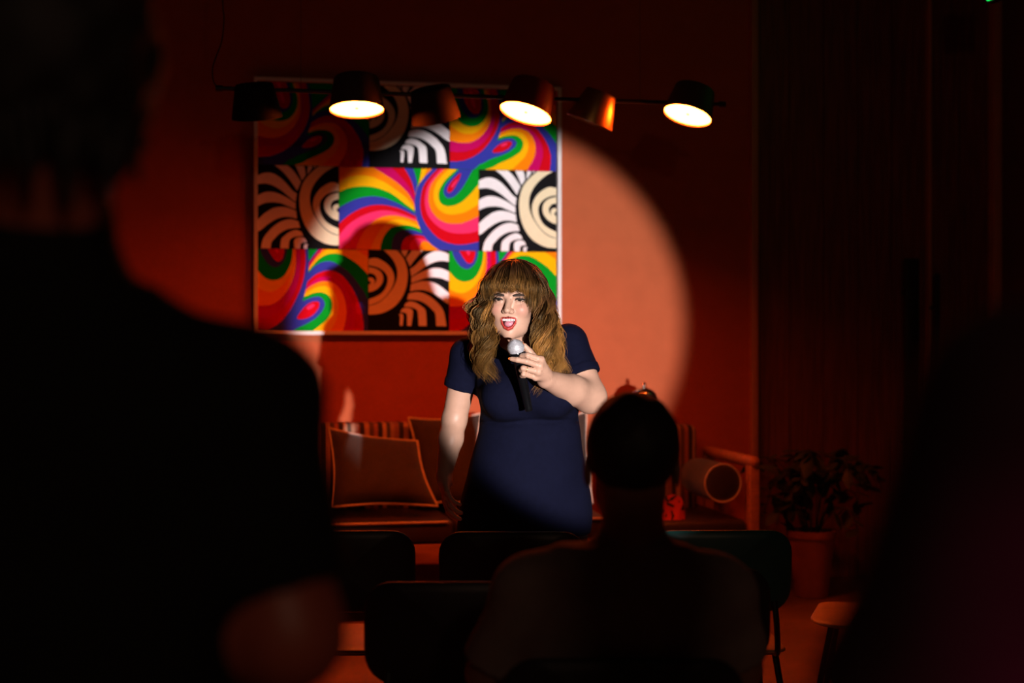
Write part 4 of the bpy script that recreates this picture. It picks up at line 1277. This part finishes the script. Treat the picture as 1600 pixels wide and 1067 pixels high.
# nails and ring
def nail(tip, prev, n, s=1.0):
    d = (tip - prev).normalized(); n = (n - d * n.dot(d)).normalized(); t = d.cross(n)
    mb = MB(); vs = []; fs = []
    for i in range(6):
        for k in range(5):
            a = -1 + 2 * k / 4; u = i / 5
            w = 0.0050 * s * (1 - 0.35 * u * u)
            vs.append(tip + d * (-0.003 + 0.0135 * u) * s + t * a * w + n * (0.0058 - 0.0022 * a * a - 0.002 * u) * s - WB)
    for i in range(5):
        for k in range(4):
            fs.append((i * 5 + k, i * 5 + k + 1, i * 5 + k + 6, i * 5 + k + 5))
    return mb.add(vs, fs).build('fingernail', M['nail'], wom, angle=80)
nail(FN['middle'][3], FN['middle'][2], Vector((0, -1, 0.25)))
nail(FN['thumb'][3], FN['thumb'][2], Vector((0.8, -0.3, 0.2)))
rc0 = FN['ring'][0].lerp(FN['ring'][1], 0.80); rd_ = (FN['ring'][1] - FN['ring'][0]).normalized()
e1 = rd_.cross(Vector((0, 0, 1))).normalized(); e2 = rd_.cross(e1)
rg = MB().tube([rc0 + (e1 * math.cos(t) + e2 * math.sin(t)) * 0.0102 - WB for t in np.linspace(0, 2 * math.pi, 33)], 0.0011, 6, cap=False).build('finger_ring', M['gold'], wom, angle=80)

# navy top: short cuffed sleeves, open collar
def cut_sleeve(p, a, b, f, r0, r1):
    d = (b - a).normalized(); e = a + (b - a) * f
    c = np.maximum(cap(p, a, b, r0, r1), (p - A(e)) @ A(d))
    cuff = np.maximum(cap(p, a, b, r0 + 0.0028, r1 + 0.0028), np.maximum((p - A(e)) @ A(d) - 0.002, -((p - A(e)) @ A(d)) - 0.026))
    return c, cuff
bustL, bustR = P(792, 622, 4.80), P(862, 616, 4.79)
def top_sdf(p):
    d = loft(p, WPROF)
    d = smin(d, ell(p, bustL, (0.085, 0.072, 0.078)), 0.045)
    d = smin(d, ell(p, bustR, (0.085, 0.072, 0.078)), 0.045)
    d = smin(d, ell(p, P(822, 745, 4.885), (0.135, 0.085, 0.14)), 0.06)               # belly
    d = smin(d, cap(p, shL, shR, 0.051, 0.053), 0.045)
    d = smin(d, cap(p, neckb - Vector((0, 0, 0.03)), neckb + Vector((0, 0.012, 0.010)), 0.075, 0.066), 0.04)
    c1, k1 = cut_sleeve(p, shL, elL, 0.50, 0.062, 0.056)
    c2, k2 = cut_sleeve(p, shR, elR, 0.62, 0.066, 0.066)
    d = smin(d, c1, 0.03); d = smin(d, c2, 0.03)
    d = np.minimum(d, np.minimum(k1, k2))
    x, y, z = p[:, 0], p[:, 1], p[:, 2]
    zc = P(0, 656, 4.9).z
    d = d + 0.0055 * np.exp(-((z - zc - 0.006 * np.sin(16 * x)) / 0.007) ** 2) * (y < 4.93)          # crease under the bust
    d = d + 0.0014 * np.sin(70 * (x * 0.6 + z)) * np.exp(-((z - zc - 0.03) / 0.05) ** 2) + 0.0012 * np.sin(38 * x - 25 * z) * np.sin(31 * z + 9 * x)
    # neck opening, deeper at the front
    d = smax(d, -cap(p, neckb + Vector((0, -0.02, 0.035)), hw((0, 0.02, -0.07)), 0.054, 0.075), 0.006)
    d = smax(d, -cap(p, neckb + Vector((-0.004, -0.085, -0.015)), neckb + Vector((0, -0.06, 0.06)), 0.018, 0.05), 0.008)
    return d
lo, hi = box_of([shL, shR, P(818, 850, 5.0)], 0.145)
lo[1] -= 0.12; hi[1] += 0.08; lo[0] -= 0.03; hi[0] += 0.02
zh = P(0, 833, 5.0).z
def top_cut(p): return smax(top_sdf(p), zh - p[:, 2], 0.006)
V, F = sdf_mesh(top_cut, lo, hi, 0.0042)
top = mesh_np('top', V, F, M['navy'], wom, WB)
def collar(sx):
    a = neckb + Vector((sx * 0.060, 0.012, 0.030)); b = neckb + Vector((sx * 0.052, -0.045, 0.006)); c = neckb + Vector((sx * 0.018 - 0.004, -0.088, -0.050))
    o1 = neckb + Vector((sx * 0.088, 0.0, 0.002)); o2 = neckb + Vector((sx * 0.085, -0.060, -0.030)); o3 = neckb + Vector((sx * 0.050 - 0.004, -0.104, -0.075))
    ins = crom([tuple(a), tuple(b), tuple(c)], 6); ous = crom([tuple(o1), tuple(o2), tuple(o3)], 6)
    vs = []; fs = []; n = len(ins)
    for lay in (0, 1):
        for i in range(n):
            for k in range(4):
                t = k / 3
                v = Vector(ins[i]).lerp(Vector(ous[i]), t) + Vector((0, 0, 0.010 * math.sin(math.pi * t) )) + Vector((0, -0.005, 0.004)) * (1 - lay)
                vs.append(v - WB)
    for lay in (0, 1):
        for i in range(n - 1):
            for k in range(3):
                q = [lay * n * 4 + i * 4 + k, lay * n * 4 + i * 4 + k + 1, lay * n * 4 + (i + 1) * 4 + k + 1, lay * n * 4 + (i + 1) * 4 + k]
                fs.append(tuple(q) if lay else tuple(q[::-1]))
    for i in range(n - 1):
        for k in (0, 3):
            fs.append((i * 4 + k, (i + 1) * 4 + k, n * 4 + (i + 1) * 4 + k, n * 4 + i * 4 + k))
    MB().add(vs, fs).build('collar', M['navy'], wom, angle=70)
collar(-1); collar(1)

# trousers, shoes
wx = WB.x
def wpants(p):
    d = loft(p, [(z, cx, cy, a * 0.96, b * 0.95) for z, cx, cy, a, b in WPROF[:4]] + [(WPROF[0][0] - 0.05, WPROF[0][1], 5.03, 0.215, 0.16)])
    for sx in (-1, 1):
        d = smin(d, chain(p, [(wx + sx * 0.10, 5.03, 0.66), (wx + sx * 0.115, 5.03, 0.45), (wx + sx * 0.125, 5.06, 0.09)], [0.108, 0.075, 0.058], 0.03), 0.03)
    return d + 0.002 * np.sin(45 * p[:, 2] + 21 * p[:, 0])
V, F = sdf_mesh(wpants, (wx - 0.32, 4.80, 0.045), (wx + 0.32, 5.30, 0.80), 0.008)
mesh_np('trousers', V, F, M['pants'], wom, WB)
for sx in (-1, 1):
    def wshoe(p):
        d = smin(cap(p, (wx + sx * 0.125, 5.08, 0.042), (wx + sx * 0.14, 4.93, 0.034), 0.04, 0.032), cap(p, (wx + sx * 0.125, 5.065, 0.05), (wx + sx * 0.125, 5.065, 0.085), 0.042, 0.042), 0.025)
        return smax(d, -p[:, 2], 0.008)
    V, F = sdf_mesh(wshoe, (wx + sx * 0.13 - 0.08, 4.86, -0.02), (wx + sx * 0.13 + 0.08, 5.16, 0.15), 0.006)
    mesh_np('shoe', V, F, M['shoe'], wom, WB)

# microphone
mic = empty('microphone', MIC1)
tag(mic, 'black hand microphone with silver ball grille held by the laughing woman', 'microphone')
ax_ = (MIC0 - MIC1).normalized()
x_ = ax_.cross(Vector((0, 1, 0))).normalized(); y_ = ax_.cross(x_)
ML = (MIC0 - MIC1).length
mxf = Matrix(((x_.x, y_.x, ax_.x, 0), (x_.y, y_.y, ax_.y, 0), (x_.z, y_.z, ax_.z, 0), (0, 0, 0, 1)))
MB().lathe([(0.001, -0.002), (0.0105, -0.002), (0.0125, 0.0), (0.0132, 0.006), (0.0125, 0.010), (0.0148, ML * 0.35), (0.0165, ML - 0.045), (0.0185, ML - 0.034), (0.0225, ML - 0.026), (0.0235, ML - 0.018), (0.022, ML - 0.014), (0.001, ML - 0.014)], 36, mxf, cap=False).build('handle', M['mic_black'], mic)
rg_ = 0.0272
pr = [(0.0215, -0.0175), (0.0245, -0.0125), (rg_ - 0.0002, -0.0035)]
bd = [(rg_ - 0.0002, -0.0035), (rg_ + 0.0012, -0.0030), (rg_ + 0.0012, 0.0030), (rg_ - 0.0002, 0.0035)]
tp = [(rg_ * math.cos(t), rg_ * math.sin(t) * 0.98) for t in np.linspace(0.13, math.pi / 2 - 0.02, 12)]
MB().lathe([(r, z + ML) for r, z in pr + bd + tp], 40, mxf, cap=False).build('grille', M['mic_mesh'], mic, angle=60)
wm = MB()
for k in range(20):                                                    # wire mesh rows over the ball
    t = -0.55 + k * 0.105
    if abs(t) < 0.14: continue
    r = rg_ * math.cos(t) + 0.0003; z = ML + rg_ * math.sin(t)
    wm.tube([mxf @ Vector((r * math.cos(a), r * math.sin(a), z)) for a in np.linspace(0, 2 * math.pi, 37)], 0.0004, 4, cap=False)
wm.build('grille_wire', M['mic_mesh'], mic, angle=80)

# long wavy hair: clumped locks, brown roots to golden lengths
def hair_build():
    VS = []; FS = []; CS = []; nv = 0
    NS = 4
    def strand(pts, r0, dark, tone):
        nonlocal nv
        P_ = np.asarray(pts); n = len(P_)
        T = np.gradient(P_, axis=0); T /= np.linalg.norm(T, axis=1)[:, None] + 1e-9
        ref = np.array([0.3, -1.0, 0.2]); Aa = np.cross(T, ref); Aa /= np.linalg.norm(Aa, axis=1)[:, None] + 1e-9
        Bb = np.cross(T, Aa)
        s = np.linspace(0, 1, n)
        r = r0 * (0.75 + 0.45 * np.sin(np.pi * np.clip(s * 1.15, 0, 1))) * np.clip((1 - s) * 5, 0.12, 1)
        ang = np.arange(NS) / NS * 2 * np.pi
        ring = P_[:, None, :] + r[:, None, None] * (np.cos(ang)[None, :, None] * Aa[:, None, :] + np.sin(ang)[None, :, None] * Bb[:, None, :])
        VS.append(ring.reshape(-1, 3))
        i = np.arange(n - 1)[:, None] * NS; k = np.arange(NS)[None, :]
        FS.append((np.stack([i + k, i + (k + 1) % NS, i + NS + (k + 1) % NS, i + NS + k], -1).reshape(-1, 4)) + nv)
        nv += n * NS
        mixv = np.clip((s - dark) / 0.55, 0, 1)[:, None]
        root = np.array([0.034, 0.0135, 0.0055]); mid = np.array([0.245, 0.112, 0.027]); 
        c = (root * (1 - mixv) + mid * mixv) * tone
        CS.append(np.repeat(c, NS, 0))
    rng = np.random.default_rng(11)
    cz, cy0 = 0.030, 0.022
    RX, RY, RZ = 0.082, 0.106, 0.0870
    def scalp(phi, th, g=0.0):
        # phi 0 = front, + = photo right; th from the crown down
        return np.array([(RX + g) * math.sin(th) * math.sin(phi), cy0 - (RY + g) * math.sin(th) * math.cos(phi), cz + (RZ + g) * math.cos(th)])
    def to_world(q): return np.array([HPn + HROT @ (v.astype(np.float32) * HS) for v in q])
    locks = []
    # targets of the free lengths in the picture: (u, v, depth)
    left_paths = [[(752, 468, 4.82), (745, 505, 4.80), (752, 545, 4.78), (746, 575, 4.785), (757, 598, 4.79)],
                  [(757, 468, 4.79), (750, 500, 4.76), (755, 540, 4.745), (760, 575, 4.745), (773, 606, 4.75)],
                  [(760, 462, 4.77), (753, 492, 4.74), (762, 530, 4.72), (757, 562, 4.72), (776, 600, 4.73)],
                  [(763, 458, 4.76), (757, 485, 4.725), (765, 515, 4.715), (764, 548, 4.715), (768, 585, 4.73)],
                  [(750, 480, 4.86), (744, 520, 4.86), (748, 560, 4.86), (752, 590, 4.86)],
                  [(757, 455, 4.80), (745, 478, 4.765), (756, 505, 4.745), (747, 535, 4.74), (754, 565, 4.745)]]
    right_paths = [[(846, 462, 4.77), (846, 500, 4.74), (853, 535, 4.715), (845, 570, 4.71), (842, 600, 4.72), (836, 624, 4.735)],
                   [(846, 458, 4.775), (850, 495, 4.745), (858, 530, 4.72), (862, 565, 4.715), (850, 592, 4.72)],
                   [(852, 462, 4.79), (860, 500, 4.765), (858, 540, 4.74), (874, 570, 4.735), (868, 594, 4.74)],
                   [(857, 470, 4.82), (864, 510, 4.81), (870, 545, 4.79), (880, 575, 4.78), (871, 600, 4.78)],
                   [(858, 478, 4.86), (868, 520, 4.86), (872, 560, 4.85), (884, 590, 4.84)],
                   [(843, 470, 4.765), (841, 500, 4.745), (843, 530, 4.715), (836, 556, 4.71), (848, 590, 4.72)],
                   [(845, 460, 4.775), (843, 488, 4.75), (848, 515, 4.715), (852, 550, 4.70), (858, 585, 4.71)]]
    for paths, sgn, cnt in ((left_paths, -1, 40), (right_paths, 1, 52)):
        for k in range(cnt):
            path = paths[k % len(paths)]
            j2 = paths[(k + 1) % len(paths)]
            m = rng.uniform(0, 0.45)
            n_ = min(len(path), len(j2))
            fr = [np.array(A(P(*path[i]))) * (1 - m) + np.array(A(P(*j2[i]))) * m for i in range(n_)] + [np.array(A(P(*q))) for q in path[n_:]]
            fr = [q + rng.normal(0, 0.006, 3) * np.array([1, 0.8, 0.3]) for q in fr]
            if rng.random() < 0.35: fr = fr[:-1]
            phi = sgn * rng.uniform(0.98, 1.9)
            part = np.array([0.004 * sgn, rng.uniform(-0.05, 0.07)])
            th0 = rng.uniform(0.05, 0.35)
            sc = [scalp(phi * (0.4 + 0.6 * t), th0 + (1.25 - th0) * t, 0.002 + 0.008 * rng.random()) for t in (0, 0.3, 0.6, 0.9)]
            locks.append((np.vstack([to_world(sc), np.array(fr)]), 'long'))
    for k in range(34):                                                 # back hair behind the neck
        phi = rng.choice([-1, 1]) * rng.uniform(1.7, 3.14)
        sc = to_world([scalp(phi, 0.15 + 1.35 * t, 0.004) for t in (0, 0.3, 0.6, 1.0)])
        e = sc[-1]
        sx = math.sin(phi)
        fr = [e + np.array([sx * 0.012 + rng.normal(0, 0.006), 0.012, -0.08]), e + np.array([sx * 0.02 + rng.normal(0, 0.01), 0.03, -0.17]), e + np.array([sx * 0.025 + rng.normal(0, 0.012), 0.035, -0.25])]
        locks.append((np.vstack([sc, fr]), 'back'))
    for k in range(46):                                                 # fringe
        t = -1 + 2 * (k + 0.5) / 46 + rng.normal(0, 0.03)
        ph = t * 0.98
        drop = 0.0245 - 0.024 * max(0, abs(t) - 0.45) / 0.55 + rng.normal(0, 0.0028)
        sc = [scalp(ph * 0.55, 0.10, 0.004), scalp(ph * 0.8, 0.45, 0.009), scalp(ph * 0.95, 0.85, 0.011), scalp(ph, 1.15, 0.010)]
        end = np.array([0.083 * math.sin(ph) * 0.97, -0.098 * math.cos(ph * 0.86), drop])
        sw = max(0.0, abs(t) - 0.35) / 0.65
        end = end + np.array([math.copysign(0.004 + 0.016 * sw, t), 0.008 * sw, -0.006 * sw])
        pre = np.array([end[0] * 0.985, end[1] - 0.006, 0.048])
        locks.append((to_world(sc + [pre, end]), 'fringe'))
    for k in range(60):                                                 # cover of the crown
        phi = rng.uniform(-3.1, 3.1)
        if abs(phi) < 0.6: continue
        sc = [scalp(phi * (0.5 + 0.5 * t), 0.02 + 1.45 * t, 0.006) for t in (0, 0.25, 0.5, 0.75, 1.0)]
        cw = to_world(sc)
        cw = np.vstack([cw, cw[-1] + np.array([0.004 * math.sin(phi), 0, -0.045]), cw[-1] + np.array([0.0, 0.004, -0.10])])
        locks.append((cw, 'crown'))
    for path, kind in locks:
        n = {'long': 38, 'back': 16, 'fringe': 14, 'crown': 14}[kind]
        cnt = {'long': 46, 'back': 16, 'fringe': 40, 'crown': 30}[kind]
        spread = {'long': 0.0066, 'back': 0.014, 'fringe': 0.0065, 'crown': 0.010}[kind]
        base = crom(path, 8)
        L = np.concatenate([[0], np.cumsum(np.linalg.norm(np.diff(base, axis=0), axis=1))])
        tt = np.linspace(0, L[-1], n)
        base = np.stack([np.interp(tt, L, base[:, i]) for i in range(3)], 1)
        wave_ph = rng.uniform(0, 6.28); wave_l = rng.uniform(0.11, 0.16)
        tone0 = rng.choice([0.28, 0.5, 0.85, 1.35, 2.1])
        for q in range(cnt):
            o = rng.normal(0, spread, 3) * np.array([1, 0.7, 0.6])
            s = np.linspace(0, 1, n)
            grow = (0.25 + 0.75 * np.clip(s * 1.6, 0, 1)) * (1 - 0.55 * np.clip((s - 0.8) / 0.2, 0, 1))
            pts = base + o[None] * grow[:, None]
            if kind == 'long':
                am = 0.0150 * np.clip((tt - 0.14) / 0.12, 0, 1)
                w = 2 * np.pi * tt / wave_l + wave_ph + rng.normal(0, 0.07)
                pts = pts + np.stack([am * np.sin(w), 0.8 * am * np.cos(w), 0 * w], 1)
            fl = rng.normal(0, 1, 3) * (0.004 if kind != 'fringe' else 0.0015)
            pts = pts + np.outer(s ** 3, fl)
            stop = n if kind == 'fringe' else int(n * rng.uniform(0.82, 1.0))
            tone = tone0 * rng.uniform(0.75, 1.3) * np.array([1, rng.uniform(0.94, 1.06), rng.uniform(0.85, 1.15)])
            dk = {'long': 0.42, 'back': 0.5, 'fringe': 0.55, 'crown': 0.62}[kind]
            if kind == 'fringe': tone = tone * 0.75
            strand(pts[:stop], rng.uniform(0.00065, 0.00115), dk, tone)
    return np.vstack(VS), np.vstack(FS), np.vstack(CS)
V, F, c = hair_build()
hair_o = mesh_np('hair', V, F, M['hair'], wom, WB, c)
# dark mass of hair close to the scalp so that no skin shows between the strands
def under(p):
    q = hl(p)
    d = ell(q, (0, 0.024, 0.030), (0.0775, 0.099, 0.0835))
    face = np.maximum(np.maximum(-(q[:, 1] + 0.028), 0) * 0 + (-(q[:, 1] + 0.022)), (q[:, 2] - 0.042))
    d = smax(d, np.minimum(-(q[:, 1] + 0.018), q[:, 2] * -1 + 0.035), 0.012)
    nb_ = cap(p, hw((0, 0.06, -0.03)), neckb + Vector((0, 0.07, -0.02)), 0.062, 0.075)
    d = smin(d, nb_, 0.03)
    return d
lo, hi = box_of([HP, neckb], 0.17)
V, F = sdf_mesh(under, lo, hi, 0.005)
mesh_np('hair_base', V, F, M['hair'], wom, WB, np.tile(np.array([0.035, 0.016, 0.008]), (len(V), 1)))
